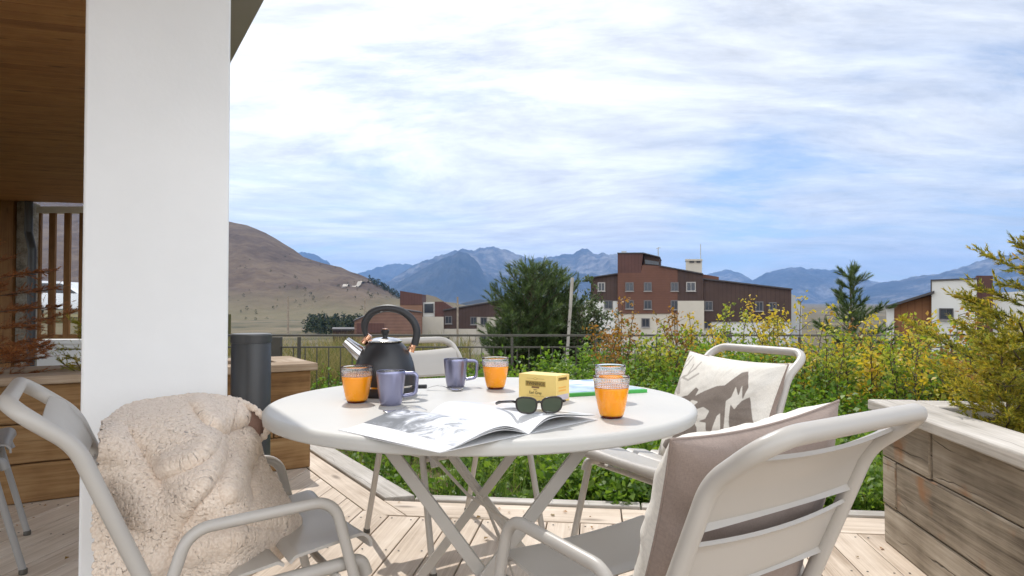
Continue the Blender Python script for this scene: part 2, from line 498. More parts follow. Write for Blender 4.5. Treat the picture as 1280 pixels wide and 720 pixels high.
        me.materials.append(M[mat] if isinstance(mat, str) else mat)
        o = bpy.data.objects.new(name, me)
        col.objects.link(o)
        if origin is not None:
            o.location = origin
        if parent:
            o.parent = parent
        if bevel:
            md = o.modifiers.new('bevel', 'BEVEL')
            md.width = bevel
            md.segments = bseg
            md.limit_method = 'ANGLE'
            md.angle_limit = rad(35)
            md.harden_normals = False
        return o

def mesh_np(name, V, K, mat, parent=None, smooth=False, loc=None):
    """V (n,3); faces are consecutive K-gons"""
    V = np.asarray(V, np.float32)
    n = len(V)
    m = n // K
    me = bpy.data.meshes.new(name)
    me.vertices.add(n)
    me.vertices.foreach_set('co', V.ravel())
    me.loops.add(n)
    me.loops.foreach_set('vertex_index', np.arange(n, dtype=np.int32))
    me.polygons.add(m)
    me.polygons.foreach_set('loop_start', np.arange(0, n, K, dtype=np.int32))
    me.polygons.foreach_set('loop_total', np.full(m, K, np.int32))
    me.update()
    me.validate()
    me.materials.append(M[mat] if isinstance(mat, str) else mat)
    o = bpy.data.objects.new(name, me)
    col.objects.link(o)
    if parent:
        o.parent = parent
    if loc is not None:
        o.location = loc
    return o

def tag(o, label=None, cat=None, group=None, kind=None):
    if label:
        o['label'] = label
    if cat:
        o['category'] = cat
    if group:
        o['group'] = group
    if kind:
        o['kind'] = kind
    return o

def empty(name, loc, rz=0.0, label=None, cat=None, group=None):
    o = bpy.data.objects.new(name, None)
    o.empty_display_size = 0.1
    col.objects.link(o)
    o.location = loc
    o.rotation_euler = (0, 0, rz)
    return tag(o, label, cat, group)

def copy_tree(o, parent=None):
    c = o.copy()
    col.objects.link(c)
    if parent:
        c.parent = parent
    for ch in list(o.children):
        copy_tree(ch, c)
    return c

def unit_rows(a):
    return a / np.maximum(np.linalg.norm(a, axis=1, keepdims=True), 1e-9)

def leaf_quads(C, D, N, L, W, fold=0.25):
    """rhombic leaves: centres C, long axis D, normal N"""
    D = unit_rows(D)
    S = unit_rows(np.cross(D, N))
    U = np.cross(S, D)
    L = np.asarray(L).reshape(-1, 1)
    W = np.asarray(W).reshape(-1, 1)
    a = C
    b = C + D * L * 0.45 + S * W * 0.5 + U * W * fold
    c = C + D * L
    d = C + D * L * 0.45 - S * W * 0.5 + U * W * fold
    return np.stack([a, b, c, d], 1).reshape(-1, 3)

def rnd_dirs(n, zmin=-1.0):
    v = unit_rows(RNG.normal(size=(n, 3)))
    v[:, 2] = np.where(v[:, 2] < zmin, -v[:, 2], v[:, 2])
    return v

def needles(B, T, per, length, width, ang=50, jitter=0.25):
    """bottle-brush needles along shoots B->T"""
    n = len(B)
    A = unit_rows(T - B)
    ref = np.where(np.abs(A[:, 2:3]) < 0.9, np.array([[0, 0, 1.0]]), np.array([[1.0, 0, 0]]))
    X = unit_rows(np.cross(A, ref))
    Y = np.cross(A, X)
    t = RNG.random((n, per, 1))
    ph = RNG.random((n, per, 1)) * 2 * math.pi
    an = np.radians(ang) * (1 + jitter * RNG.normal(size=(n, per, 1))) * (1.05 - 0.55 * t)
    C = B[:, None] + (T - B)[:, None] * t
    R = X[:, None] * np.cos(ph) + Y[:, None] * np.sin(ph)
    Dn = A[:, None] * np.cos(an) + R * np.sin(an)
    S = np.cross(Dn, R)
    ln = length * (0.75 + 0.5 * RNG.random((n, per, 1)))
    p0 = C - S * width * 0.5
    p1 = C + S * width * 0.5
    p2 = C + Dn * ln
    return np.stack([p0, p1, p2], 2).reshape(-1, 3)

def fbm(x, y, s, octv=5, seed=0.0, h=0.9):
    return mnoise.fractal((x * s + seed, y * s - seed * 0.7, seed * 1.3), h, 2.0, octv)

# axes of the place
U = Vector((-0.53, 0.848, 0)).normalized()
Vv = Vector((0.848, 0.53, 0)).normalized()

def sstep(a, b, x):
    t = min(1, max(0, (x - a) / (b - a)))
    return t * t * (3 - 2 * t)

def gz(x, y):
    """terrain height"""
    a = x / max(y, 0.5)
    w = sstep(-0.60, -0.44, a) if y > 8 else 1.0
    near = -0.09 - 0.03 * max(0, min(y, 14) - 4)
    drop = -12.0 * sstep(15, 95, y) * w
    far = (0.7 * sstep(9, 25, y) - 9 * sstep(45, 260, y)) * (1 - w)
    n = 0.0
    if y > 3.6:
        n = 0.05 * fbm(x, y, 0.5, 3) * min(1, y / 8)
    if y > 40:
        n += 0.6 * fbm(x, y, 0.02, 4, 5.0)
    return near + drop + far + n

# ================================================================== SETTING
def hay_material():
    m, n, o = new_mat('terrain_ground')
    co = nd(n, 'TexCoord').outputs['Object']
    dist = nd(n, 'VectorMath', {0: co}, operation='LENGTH').outputs['Value']
    n1 = nd(n, 'TexNoise', {'Vector': co, 'Scale': 0.9, 'Detail': 8.0, 'Roughness': 0.62})
    n2 = nd(n, 'TexNoise', {'Vector': co, 'Scale': 24.0, 'Detail': 5.0, 'Roughness': 0.65})
    n3 = nd(n, 'TexNoise', {'Vector': nd(n, 'Mapping', {'Vector': co, 'Scale': (0.006, 0.02, 0.01)}).outputs[0], 'Scale': 1.0, 'Detail': 8.0, 'Roughness': 0.6})
    f = mth(n, 'ADD', mth(n, 'MULTIPLY', n1.outputs[0], 0.6), mth(n, 'MULTIPLY', n2.outputs[0], 0.4))
    near = ramp(n, f, [(0.38, (0.05, 0.055, 0.02)), (0.5, (0.14, 0.11, 0.06)), (0.64, (0.25, 0.195, 0.12))])
    n4 = nd(n, 'TexNoise', {'Vector': nd(n, 'Mapping', {'Vector': co, 'Scale': (0.05, 0.03, 0.01)}).outputs[0], 'Scale': 1.0, 'Detail': 9.0, 'Roughness': 0.7})
    far = ramp(n, mth(n, 'ADD', mth(n, 'MULTIPLY', n3.outputs[0], 0.5), mth(n, 'MULTIPLY', n4.outputs[0], 0.5)), [(0.40, (0.058, 0.056, 0.033)), (0.48, (0.105, 0.09, 0.056)), (0.58, (0.16, 0.128, 0.083))])
    k = ramp(n, mth(n, 'DIVIDE', dist, 60.0), [(0.15, 0.0), (0.5, 1.0)])
    c = mixc(n, k, near, far)
    b = nd(n, 'BsdfPrincipled', {'Base Color': c, 'Roughness': 0.95, 'Specular IOR Level': 0.1, 'Normal': bump(n, n2.outputs[0], 0.8, 0.03)})
    link(n, b.outputs[0], o.inputs[0])
    return m

def build_ground():
    na, rr = 288, [0.0] + list(np.geomspace(1.2, 30000, 96))
    P = np.zeros((len(rr), na + 1, 3))
    for i, r in enumerate(rr):
        for j in range(na + 1):
            a = 2 * math.pi * j / na
            x, y = r * math.sin(a), r * math.cos(a)
            P[i, j] = (x, y, gz(x, y) if y > 0.5 else -0.09)
    return MB().grid(P[:, ::-1]).build('ground', hay_material(), smooth=180)

tag(build_ground(), kind='structure')

def hill_mat():
    m, n, o = new_mat('hill_pasture')
    co = nd(n, 'TexCoord').outputs['Object']
    st = nd(n, 'Mapping', {'Vector': co, 'Rotation': (0, 0, rad(20)), 'Scale': (0.012, 0.004, 0.02)}).outputs[0]
    n1 = nd(n, 'TexNoise', {'Vector': st, 'Scale': 1.0, 'Detail': 9.0, 'Roughness': 0.66, 'Distortion': 0.4})
    n2 = nd(n, 'TexNoise', {'Vector': co, 'Scale': 0.05, 'Detail': 8.0, 'Roughness': 0.7})
    f = mth(n, 'ADD', mth(n, 'MULTIPLY', n1.outputs[0], 0.6), mth(n, 'MULTIPLY', n2.outputs[0], 0.4))
    c = ramp(n, f, [(0.36, (0.052, 0.039, 0.033)), (0.48, (0.088, 0.065, 0.052)), (0.60, (0.135, 0.102, 0.075))])
    z = nd(n, 'SeparateXYZ', {0: co}).outputs[2]
    lowk = ramp(n, mth(n, 'ADD', mth(n, 'DIVIDE', mth(n, 'ADD', z, 14.0), 60.0), mth(n, 'MULTIPLY', mth(n, 'SUBTRACT', n1.outputs[0], 0.5), 0.8)), [(0.15, 1.0), (0.5, 0.0)])
    c = mixc(n, lowk, c, mixc(n, n2.outputs[0], (0.095, 0.09, 0.052), (0.185, 0.15, 0.10)))
    b = nd(n, 'BsdfPrincipled', {'Base Color': c, 'Roughness': 0.95, 'Specular IOR Level': 0.05, 'Normal': bump(n, n2.outputs[0], 0.6, 6.0)})
    link(n, b.outputs[0], o.inputs[0])
    return m

def prof_at(prof, px):
    return float(np.interp(px, [p[0] for p in prof], [p[1] for p in prof]))

HILL = [(-2200, 330), (-900, 262), (-200, 236), (60, 240), (180, 252), (287, 277), (308, 282), (338, 295), (365, 314), (379, 322), (402, 329),
        (426, 337), (446, 345), (467, 353), (484, 361), (497, 371), (520, 381), (560, 386), (640, 391)]

def hill_z(px, r, rr, r0, prof, zb, seed, amp, pw):
    """height along the line of sight column px at distance r (ridge at rr, foot at r0)"""
    zr = CAM_H + (HOR - prof_at(prof, px)) / F * rr
    if r <= rr:
        t = max(0.0, (r - r0) / (rr - r0))
        return zb + (zr - zb) * t ** pw
    t = (r - rr) / (rr - r0)
    return zb + (zr - zb) * max(0.0, 1 - 0.35 * t - 0.3 * t * t)

def build_hill():
    cols = list(np.linspace(-2200, 640, 240))
    rows = list(np.linspace(0, 1, 90)) + list(np.linspace(1.02, 2.3, 30))
    P = np.zeros((len(rows), len(cols), 3))
    for j, px in enumerate(cols):
        rr = np.interp(px, [-2200, 100, 500, 640], [1500, 1450, 900, 760])
        r0 = np.interp(px, [-2200, 640], [430, 480])
        for i, t in enumerate(rows):
            Y = r0 + (rr - r0) * t
            x = (px - 640) / F * Y
            z = hill_z(px, Y, rr, r0, HILL, -13.5, 1.0, 0, 1.45)
            env = max(0.0, math.sin(min(1, t) * math.pi)) if t <= 1 else 0.3
            z += env * (9.0 * fbm(x, Y, 0.006, 6, 2.0) + 13.0 * (mnoise.ridged_multi_fractal((x * .008 + Y * .002, Y * .0025, 3.0), 0.75, 2.1, 7, 1.0, 2.0) - .8))
            P[i, j] = (x, Y, z)
    return MB().grid(P[::-1]).build('hill', hill_mat(), smooth=180)

tag(build_hill(), kind='structure')

HILL_PTS = None
def hill_point(px, t):
    rr = np.interp(px, [-2200, 100, 500, 640], [1500, 1450, 900, 760])
    r0 = np.interp(px, [-2200, 640], [430, 480])
    Y = r0 + (rr - r0) * t
    x = (px - 640) / F * Y
    z = hill_z(px, Y, rr, r0, HILL, -13.5, 1.0, 0, 1.45)
    env = max(0.0, math.sin(min(1, t) * math.pi)) if t <= 1 else 0.3
    z += env * (9.0 * fbm(x, Y, 0.006, 6, 2.0) + 13.0 * (mnoise.ridged_multi_fractal((x * .008 + Y * .002, Y * .0025, 3.0), 0.75, 2.1, 7, 1.0, 2.0) - .8))
    return Vector((x, Y, z))

def far_bushes(name, spots, mat, label):
    """small far off bushes and firs: each a ragged cone of leaf tufts"""
    C, D, N, L = [], [], [], []
    for p, h, w, k in spots:
        for _ in range(k):
            t = random.random()
            a = random.uniform(0, 6.28)
            r = w * (1 - t) ** .8 * random.random() ** .5
            C.append((p[0] + r * math.cos(a), p[1] + r * math.sin(a), p[2] + t * h))
            D.append((math.cos(a), math.sin(a), .5)); N.append((0, -.4, 1)); L.append(h * .3 * random.uniform(.6, 1.2))
    L = np.array(L)
    V = leaf_quads(np.array(C), np.array(D) + RNG.normal(size=(len(C), 3)) * .4, np.array(N) + RNG.normal(size=(len(C), 3)) * .5, L, L * .7)
    tag(mesh_np(name, V, 4, mat), label, 'bushes', kind='stuff')
M['far_green'] = leafmat('far_green', [(0.2, (0.02, 0.03, 0.018)), (0.6, (0.045, 0.055, 0.03)), (0.9, (0.08, 0.08, 0.04))], 0.05, rough=0.95, spec=0.0)
sp_h = []
for _ in range(90):
    px = random.uniform(285, 500)
    t = random.betavariate(1.4, 2.2) * .95 + .03
    sp_h.append((hill_point(px, t) - Vector((0, 0, .4)), random.uniform(1.5, 4.2), random.uniform(0.9, 1.9), 22))
for _ in range(60):
    px = random.uniform(462, 500)
    sp_h.append((hill_point(px, random.uniform(.9, 1.0)) - Vector((0, 0, .4)), random.uniform(4, 8), random.uniform(1.4, 2.4), 26))
far_bushes('hillside_scrub', sp_h, 'far_green', 'scattered dark scrub and small firs on the brown hillside')
sp_h = []
for _ in range(150):
    px = random.uniform(380, 455)
    Y = random.uniform(280, 440)
    sp_h.append(((( px - 640) / F * Y), Y, gz((px - 640) / F * Y, Y)) + (0,))
sp_h = [((q[0], q[1], q[2] - .3), random.uniform(3, 6.5) * (1.0 if q[0] / q[1] > -0.30 else .5), random.uniform(1.2, 2.2), 40) for q in sp_h]
far_bushes('valley_wood', sp_h, 'far_green', 'dark strip of firs at the foot of the hill')
# pale track climbing the hill
tr_pts = [(428, .60), (436, .62), (446, .66), (452, .72), (458, .80), (464, .90)]
trk = [hill_point(445 - 18 + (i * 36 / 40), 0.42 + 0.5 * i / 40) + Vector((0, 0, 1.4)) for i in range(41)]
mbt = MB()
Lp, Rp = [], []
for i, p in enumerate(trk):
    d = (trk[min(i + 1, 40)] - trk[max(i - 1, 0)]); d.z = 0; d.normalize()
    sdv = Vector((-d.y, d.x, 0)) * 2.6
    Lp.append(p + sdv); Rp.append(p - sdv)
mbt.grid(np.array([[tuple(q) for q in Rp], [tuple(q) for q in Lp]]))
M['gravel'] = ground_mat('gravel_track', (0.22, 0.20, 0.17), (0.32, 0.29, 0.25), (0.42, 0.38, 0.33), 0.05, 1.0, 0.3, 0.1)
tag(mbt.build('hill_track', 'gravel', smooth=180), kind='structure')

def rock_mat(name, a, b_, c_, s=0.0012):
    m, n, o = new_mat(name)
    co = nd(n, 'TexCoord').outputs['Object']
    n1 = nd(n, 'TexNoise', {'Vector': co, 'Scale': s, 'Detail': 10.0, 'Roughness': 0.66, 'Distortion': 0.5})
    n2 = nd(n, 'TexNoise', {'Vector': nd(n, 'Mapping', {'Vector': co, 'Scale': (1, 1, 0.35)}).outputs[0], 'Scale': s * 6, 'Detail': 8.0, 'Roughness': 0.7})
    f = mth(n, 'ADD', mth(n, 'MULTIPLY', n1.outputs[0], 0.6), mth(n, 'MULTIPLY', n2.outputs[0], 0.4))
    c = ramp(n, f, [(0.38, a), (0.5, b_), (0.62, c_)])
    b = nd(n, 'BsdfPrincipled', {'Base Color': c, 'Roughness': 0.95, 'Specular IOR Level': 0.05, 'Normal': bump(n, n2.outputs[0], 0.8, 60.0)})
    link(n, b.outputs[0], o.inputs[0])
    return m

M['rock'] = rock_mat('rock', (0.016, 0.02, 0.02), (0.055, 0.056, 0.055), (0.24, 0.22, 0.20))
M['rock_dark'] = rock_mat('rock_dark', (0.014, 0.019, 0.018), (0.035, 0.038, 0.034), (0.09, 0.085, 0.075))

def mountain(prof, D, depth, mat, seed, rough=1.0, n=230, zb=-60.0):
    x0, x1 = prof[0][0], prof[-1][0]
    cols = np.linspace(x0, x1, n)
    rows = np.concatenate([np.linspace(-1, 0, 110), np.linspace(0.03, 1, 24)])
    P = np.zeros((len(rows), n, 3))
    for j, px in enumerate(cols):
        zr = CAM_H + (HOR - prof_at(prof, px)) / F * D
        fine = (mnoise.fractal((px * 0.10, seed * 7.1, 0), 0.75, 2.0, 6) * 0.035 + 0.022 * (mnoise.ridged_multi_fractal((px * 0.07, seed * 3.1, 0), 0.8, 2.0, 4, 1.0, 2.0) - 1.0)) * max(0, zr) * rough
        for i, t in enumerate(rows):
            Y = D + depth * t
            x = (px - 640) / F * D * (1 + 0.35 * (Y - D) / D)
            s = (1 - abs(t)) ** 1.15
            z = zb + (zr + fine - zb) * s
            e = math.sin(min(1, (1 - abs(t))) * math.pi) ** 0.8
            rg = mnoise.ridged_multi_fractal((x / D * 9.0 + seed, (Y - D) / D * 3.6, seed), 0.80, 2.1, 7, 1.0, 2.0)
            z += e * (zr - zb) * 0.24 * (rg - 1.1) * rough
            P[i, j] = (x, Y, z)
    o = MB().grid(P[::-1]).build('mountain', mat, smooth=55)
    return tag(o, kind='structure')

mountain([(330, 372), (371, 317), (381, 314), (398, 320), (414, 331), (470, 352), (520, 378)], 11500, 2600, 'rock_dark', 3.3)
mountain([(400, 372), (445, 343), (470, 335), (487, 331), (500, 330), (514, 331), (540, 350), (600, 372)], 13000, 3000, 'rock_dark', 5.1)
mountain([(440, 378), (480, 362), (505, 340), (520, 330), (537, 324), (565, 314), (573, 313), (584, 312), (594, 314), (599, 310), (605, 311),
          (614, 308), (631, 312), (650, 319), (663, 323), (690, 322), (706, 317), (714, 319), (727, 311), (736, 314), (742, 317), (767, 317),
          (800, 326), (850, 348), (900, 372)], 9500, 3200, 'rock', 1.7, n=260)
mountain([(470, 378), (500, 352), (525, 338), (548, 326), (570, 317), (584, 314), (596, 326), (606, 342), (615, 358), (628, 374), (640, 380)],
         7400, 1500, 'rock_dark', 9.2, n=150)
mountain([(850, 372), (880, 345), (893, 340), (906, 338), (923, 340), (934, 346), (950, 360), (980, 376)], 12000, 2600, 'rock', 6.4, n=110)
mountain([(900, 376), (930, 358), (942, 350), (957, 342), (975, 337), (985, 335), (1002, 335), (1020, 337), (1047, 338), (1062, 345), (1075, 350),
          (1087, 350), (1096, 353), (1120, 366), (1160, 378)], 10500, 2600, 'rock', 2.9, n=190)
mountain([(1040, 378), (1075, 364), (1096, 354), (1118, 351), (1135, 348), (1148, 345), (1175, 342), (1194, 337), (1215, 330), (1234, 323),
          (1275, 316), (1330, 305), (1420, 312), (1560, 330), (1700, 372)], 8000, 2400, 'rock', 7.7, n=190)
# low dark forested ridge in the valley
mountain([(520, 388), (560, 384), (585, 377), (600, 374), (625, 378), (680, 386), (900, 386), (1100, 384), (1300, 384), (1500, 390)], 2600, 500, 'rock_dark', 4.4, rough=0.8, n=160, zb=-14)

# ------------------------------------------------------------------ deck
TH = rad(7)
DD = Vector((math.sin(TH), math.cos(TH), 0))
DE = Vector((math.cos(TH), -math.sin(TH), 0))
DMAT = Matrix((DE, DD, Vector((0, 0, 1)))).transposed().to_4x4()

def loc2(p):
    return Vector((Vector(p).dot(DE), Vector(p).dot(DD), 0))

def deck():
    b = MB()
    A = loc2((-0.83, 3.54, 0))
    u = loc2(U)
    y_back = 3.20
    def end(x):
        # inner mitre line to the left of the back border
        yl = A.y + (x - A.x) * u.y / u.x
        return min(max(y_back, yl) if x < A.x + 0.25 else y_back, 5.4)
    w, gap = 0.146, 0.006
    x = -6.0
    while x < 1.32:
        x0, x1 = x, x + w
        z = random.uniform(-0.0012, 0.0012)
        if x1 < -2.2:
            e0 = e1 = 4.6
        else:
            e0, e1 = end(x0) - gap, end(x1) - gap
        y0 = -2.5 + random.uniform(-.4, .4)
        h = 0.028
        p = [(x0, y0, -h), (x1, y0, -h), (x1, e1, -h), (x0, e0, -h), (x0, y0, z), (x1, y0, z), (x1, e1, z), (x0, e0, z)]
        off = random.uniform(0, 30)
        b.hexa(p, [(q[1] + off, q[0] * 1.0 + off, q[2] + off) for q in p])
        x += w + gap
    # back border board and mitre boards (grain along their length)
    def board(c, z=0.0, h=0.03):
        d = (Vector(c[1]) - Vector(c[0])).normalized()
        s = Vector((-d.y, d.x, 0))
        off = random.uniform(0, 30)
        lo = [Vector((q[0], q[1], -h)) for q in c]
        hi = [Vector((q[0], q[1], z)) for q in c]
        b.hexa(lo + hi, [(q.dot(d) + off, q.dot(s), q.z + off) for q in lo + hi])
    n = Vector((u.y, -u.x, 0))   # to the right of the mitre line
    def on(k, t):
        return A + n * k + u * t
    def tcut(k, y):
        return (y - (A + n * k).y) / u.y
    # border pieces
    cuts = [on(0.140, tcut(0.140, y_back)).x, 0.12, 1.9]
    cl1 = on(0.140, tcut(0.140, 3.43)).x + 0.003
    for i in range(2):
        xa, xb = cuts[i] + 0.003, cuts[i + 1] - 0.003
        board([(xa, y_back + 0.002, 0), (xb, y_back + 0.002, 0), (xb, 3.43, 0), ((xa if i else cl1), 3.43, 0)], 0.001)
    ts = tcut(0.0, y_back)
    board([on(0.002, ts), on(0.002, 3.4), on(0.140, 3.4), on(0.140, tcut(0.140, y_back + .0))][0:1] +
          [on(0.002, 3.4)] + [on(0.140, 3.4), on(0.140, tcut(0.140, y_back + 0.003))], 0.001)
    o = b.build('deck', 'pine_deck', bevel=0.003, bseg=2)
    # low sleepers edging the planting bed
    e = MB()
    def edge(c, z0, z1):
        d = (Vector(c[1]) - Vector(c[0])).normalized()
        s = Vector((-d.y, d.x, 0))
        off = random.uniform(0, 30)
        lo = [Vector((q[0], q[1], z0)) for q in c]
        hi = [Vector((q[0], q[1], z1)) for q in c]
        e.hexa(lo + hi, [(q.dot(d) + off, q.dot(s), q.z + off) for q in lo + hi])
    edge([on(0.148, tcut(0.148, 3.436)), on(0.148, 3.4), on(0.30, 3.4), on(0.30, tcut(0.30, 3.5) + 0.0)], -0.12, 0.012)
    xs = [on(0.30, tcut(0.30, 3.50)).x + 0.01, 0.22, 0.95, 1.62]
    for i in range(3):
        edge([(xs[i] + .004, 3.438, 0), (xs[i + 1] - .004, 3.438, 0), (xs[i + 1] - .004, 3.52, 0), (xs[i] + .004, 3.52, 0)], -0.12, 0.012 + random.uniform(-.004, .004))
    e2 = e.build('edging_sleepers', 'sleeper_cap', bevel=0.006, bseg=2)
    sb = MB()
    xx = -6.0
    while xx < 1.32:
        for yy in (0.35, 0.95, 1.55, 2.15, 2.75, 3.15):
            for fx in (0.025, 0.121):
                jx, jy = random.uniform(-.004, .004), random.uniform(-.008, .008)
                sb.lathe([(0.0042, 0.0008), (0.0042, 0.0020), (0.0005, 0.0022)], 8, (xx + fx + jx, yy + jy, 0.0008))
        xx += w + gap
    o3 = sb.build('deck_screws', 'rail_metal')
    o3.rotation_euler = (0, 0, -TH)
    tag(o3, 'small dark screw heads along the deck boards', 'screws', kind='stuff')
    for q in (o, e2):
        q.rotation_euler = (0, 0, -TH)
        tag(q, kind='structure')
deck()

# ------------------------------------------------------------------ the home apartment building: pillar and roof overhang
house = empty('apartment_building', (-1.06, 2.05, 0), 0, 'terrace building with white square pillar and dark timber soffit', 'building')
def house_part(mb, name, mat, **k):
    o = mb.build(name, mat, house, **k)
    o.matrix_parent_inverse = Matrix.Translation(-house.location)
    return o

pl = Vector((-1.228, 1.95, 0))
def oriented(origin, a, b):
    m = Matrix((a, b, Vector((0, 0, 1)))).transposed().to_4x4()
    m.translation = origin
    return m
pm = oriented(pl, Vv, U)
mb = MB(); mb.box((0, 0, -0.05), (0.392, 0.40, 2.60), pm)
house_part(mb, 'white_pillar', 'white_plaster', bevel=0.008, bseg=3)

# roof slab outline: right edge runs along U
ROOF_Z = 2.60
e0 = at_z(330, 0, ROOF_Z)
e1 = at_z(290, 75, ROOF_Z)
ed = (e1 - e0).normalized()
far = e0 + ed * 8.62
near = e0 - ed * 3.6
side = Vector((-ed.y, ed.x, 0))     # to the left of the edge
far_l = far + Vector((-9.5, -0.2, 0))
def roof(poly, z0, z1, name, mat, gdir=None):
    b = MB()
    n = len(poly)
    lo = [Vector((p.x, p.y, z0)) for p in poly]
    hi = [Vector((p.x, p.y, z1)) for p in poly]
    g = None
    if gdir:
        s = Vector((-gdir.y, gdir.x, 0))
        g = [(p.dot(gdir), p.dot(s), p.z) for p in lo + hi]
    b.add(lo + hi, [tuple(reversed(range(n))), tuple(range(n, 2 * n))] + [(i, (i + 1) % n, (i + 1) % n + n, i + n) for i in range(n)], g)
    return house_part(b, name, mat, fix=True, smooth=0)
wide = 0.62
roof([near, far, far_l, near + side * 9.5], ROOF_Z + 0.02, ROOF_Z + 0.32, 'roof_slab', 'grey_soffit')
roof([near, far, far + side * wide, near + side * wide], ROOF_Z, ROOF_Z + 0.018, 'soffit_border', 'grey_soffit')
# timber soffit boards
gd = Vector((0.955, 0.297, 0)).normalized()
gs = Vector((-gd.y, gd.x, 0))
b = MB()
inner_a, inner_b = near + side * (wide + .01), far + side * (wide + .01)
k = -4.0
while k < 16:
    # board strip between gs offsets k..k+.12, clipped left of the inner edge
    pts = []
    for kk in (k, k + 0.116):
        # intersect line gs*kk + gd*t with inner edge line
        d = inner_a - gs * kk
        den_ = gd.x * ed.y - gd.y * ed.x
        t = (d.x * ed.y - d.y * ed.x) / den_
        pts.append(gs * kk + gd * t)
    L = 8.5
    if pts[0].y > 0.2 and pts[1].y < far.y + 0.03:
        z0 = ROOF_Z - 0.012
        q = [pts[0] - gd * L, pts[0], pts[1], pts[1] - gd * L]
        lo = [Vector((p.x, p.y, z0)) for p in q]
        hi = [Vector((p.x, p.y, ROOF_Z + 0.012)) for p in q]
        off = random.uniform(0, 20)
        b.hexa(lo + hi, [(p.dot(gd) + off, p.dot(gs), p.z + off) for p in lo + hi])
    k += 0.12
house_part(b, 'timber_soffit', 'soffit_wood', bevel=0.003, bseg=1)

# recessed end of the terrace, seen left of the pillar
YW = 10.6
def pxbox(x0, y0, x1, y1, Y, depth, mb=None, grain=2):
    a, c = at_y(x0, y1, Y), at_y(x1, y0, Y)
    mb = mb or MB()
    mb.box((a.x, Y, a.z), (c.x, Y + depth, c.z), None, grain)
    return mb
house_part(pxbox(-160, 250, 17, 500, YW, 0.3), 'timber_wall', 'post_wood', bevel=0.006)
house_part(pxbox(17, 252, 34, 500, YW + .05, 0.3), 'stone_pier', 'stone', bevel=0.01)
house_part(pxbox(45, 430, 215, 520, YW + .15, 0.2), 'low_wall', 'white_plaster')
house_part(pxbox(45, 425, 217, 430, YW + .10, 0.3), 'wall_capping', 'white_plaster', bevel=0.004)
house_part(pxbox(45, 258, 230, 266, YW + .15, 0.12), 'lintel', 'white_plaster')
sl = MB()
for a_, c_ in ((46, 51), (59, 69), (78, 87.5), (97, 106), (115, 125), (134, 144)):
    pxbox(a_, 266, c_, 423, YW + .17, 0.05, sl)
pxbox(46, 418, 214, 423, YW + .175, 0.04, sl, 0)
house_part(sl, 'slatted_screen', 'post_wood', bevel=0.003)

p = at_y(39, 400, YW - 0.12)
dp = MB()
dp.tube(fillet([(p.x, p.y, -0.1), (p.x, p.y, 1.85), (p.x - 0.09, p.y + .04, 2.1), (p.x - 0.09, p.y + .04, 2.58)], 0.08, 6), 0.058, 16)
o = dp.build('downpipe', 'zinc_grey', origin=(p.x, p.y, -0.1))
tag(o, 'dark round downpipe with a bend beside the rough stone pier', 'downpipe')

# ------------------------------------------------------------------ sleeper planters
def planter(name, origin, ax, ay, L, W, rows, cap_z, cap_w, over, mat, label, joints, cap_mat='sleeper_cap', soil=True):
    """ax runs along the front face, ay into the planter; rows: list of (z0,z1)"""
    root = empty(name, origin, 0, label, 'planter')
    m = Matrix((ax, ay, Vector((0, 0, 1)))).transposed().to_4x4()
    wl = MB()
    T = 0.10
    for i, (z0, z1) in enumerate(rows):
        cuts = [0.0] + joints[i] + [L]
        for a, c in zip(cuts[:-1], cuts[1:]):
            d = random.uniform(-0.006, 0.006)
            wl.box((a + .002, d, z0 + .002), (c - .002, T + d, z1 - .002), m, 0)
        # far side and ends
        wl.box((0.0, W - T, z0 + .002), (L, W, z1 - .002), m, 0)
        d = random.uniform(-0.004, 0.004)
        wl.box((d - .001, T + .008, z0 + .003), (T, W - T - .002, z1 - .003), m, 1)
        wl.box((L - T, T + .008, z0 + .003), (L + d + .001, W - T - .002, z1 - .003), m, 1)
    wl.build('plank_wall', mat, root, bevel=0.006, bseg=2)
    cp_ = MB()
    ct = 0.045
    cp_.box((-over, -over, cap_z - ct), (L + over, cap_w, cap_z), m, 0)
    cp_.box((-over, W - cap_w, cap_z - ct), (L + over, W + over, cap_z - .001), m, 0)
    cp_.box((-over, cap_w + .003, cap_z - ct), (cap_w, W - cap_w - .003, cap_z - .002), m, 1)
    cp_.box((L - cap_w, cap_w + .003, cap_z - ct), (L + over, W - cap_w - .003, cap_z - .002), m, 1)
    cp_.build('cap_boards', cap_mat, root, bevel=0.007, bseg=2)
    if soil:
        g = np.zeros((24, 24, 3))
        for i in range(24):
            for j in range(24):
                x = T + (L - 2 * T) * i / 23
                y = T + (W - 2 * T) * j / 23
                q = m @ Vector((x, y, 0))
                g[i, j] = (q.x, q.y, cap_z - 0.10 + 0.03 * fbm(x * 3, y * 3, 1.5, 3, 4.0))
        sfl = MB().grid(g[::-1] if m.to_3x3().determinant() > 0 else g)
        sfl.build('soil_bed', 'soil', root, smooth=180)
    return root

# right planter: front face looks towards -X (along the deck boards), corner at px 1105,676
RC = at_z(1105, 676, 0.0)
planter('sleeper_planter', RC, -DD, DE, 2.6, 1.7, [(0.0, 0.165), (0.165, 0.365), (0.365, 0.555)], 0.598, 0.15, 0.045, 'old_sleeper',
        'weathered grey sleeper planter box at the right edge of the deck', [[0.84, 1.9], [0.13, 1.7], [0.42, 1.5]])
# left planter: front face along -Vv from P1
P1 = at_z(388, 584, 0.0)
planter('sleeper_planter', P1, -Vv, U, 3.4, 0.62, [(0.0, 0.2), (0.2, 0.4), (0.4, 0.60)], 0.645, 0.16, 0.035, 'warm_sleeper',
        'brown timber planter box behind the white pillar and dark bollard', [[2.0], [0.22, 1.6], [1.0, 2.5]], 'tan_cap')

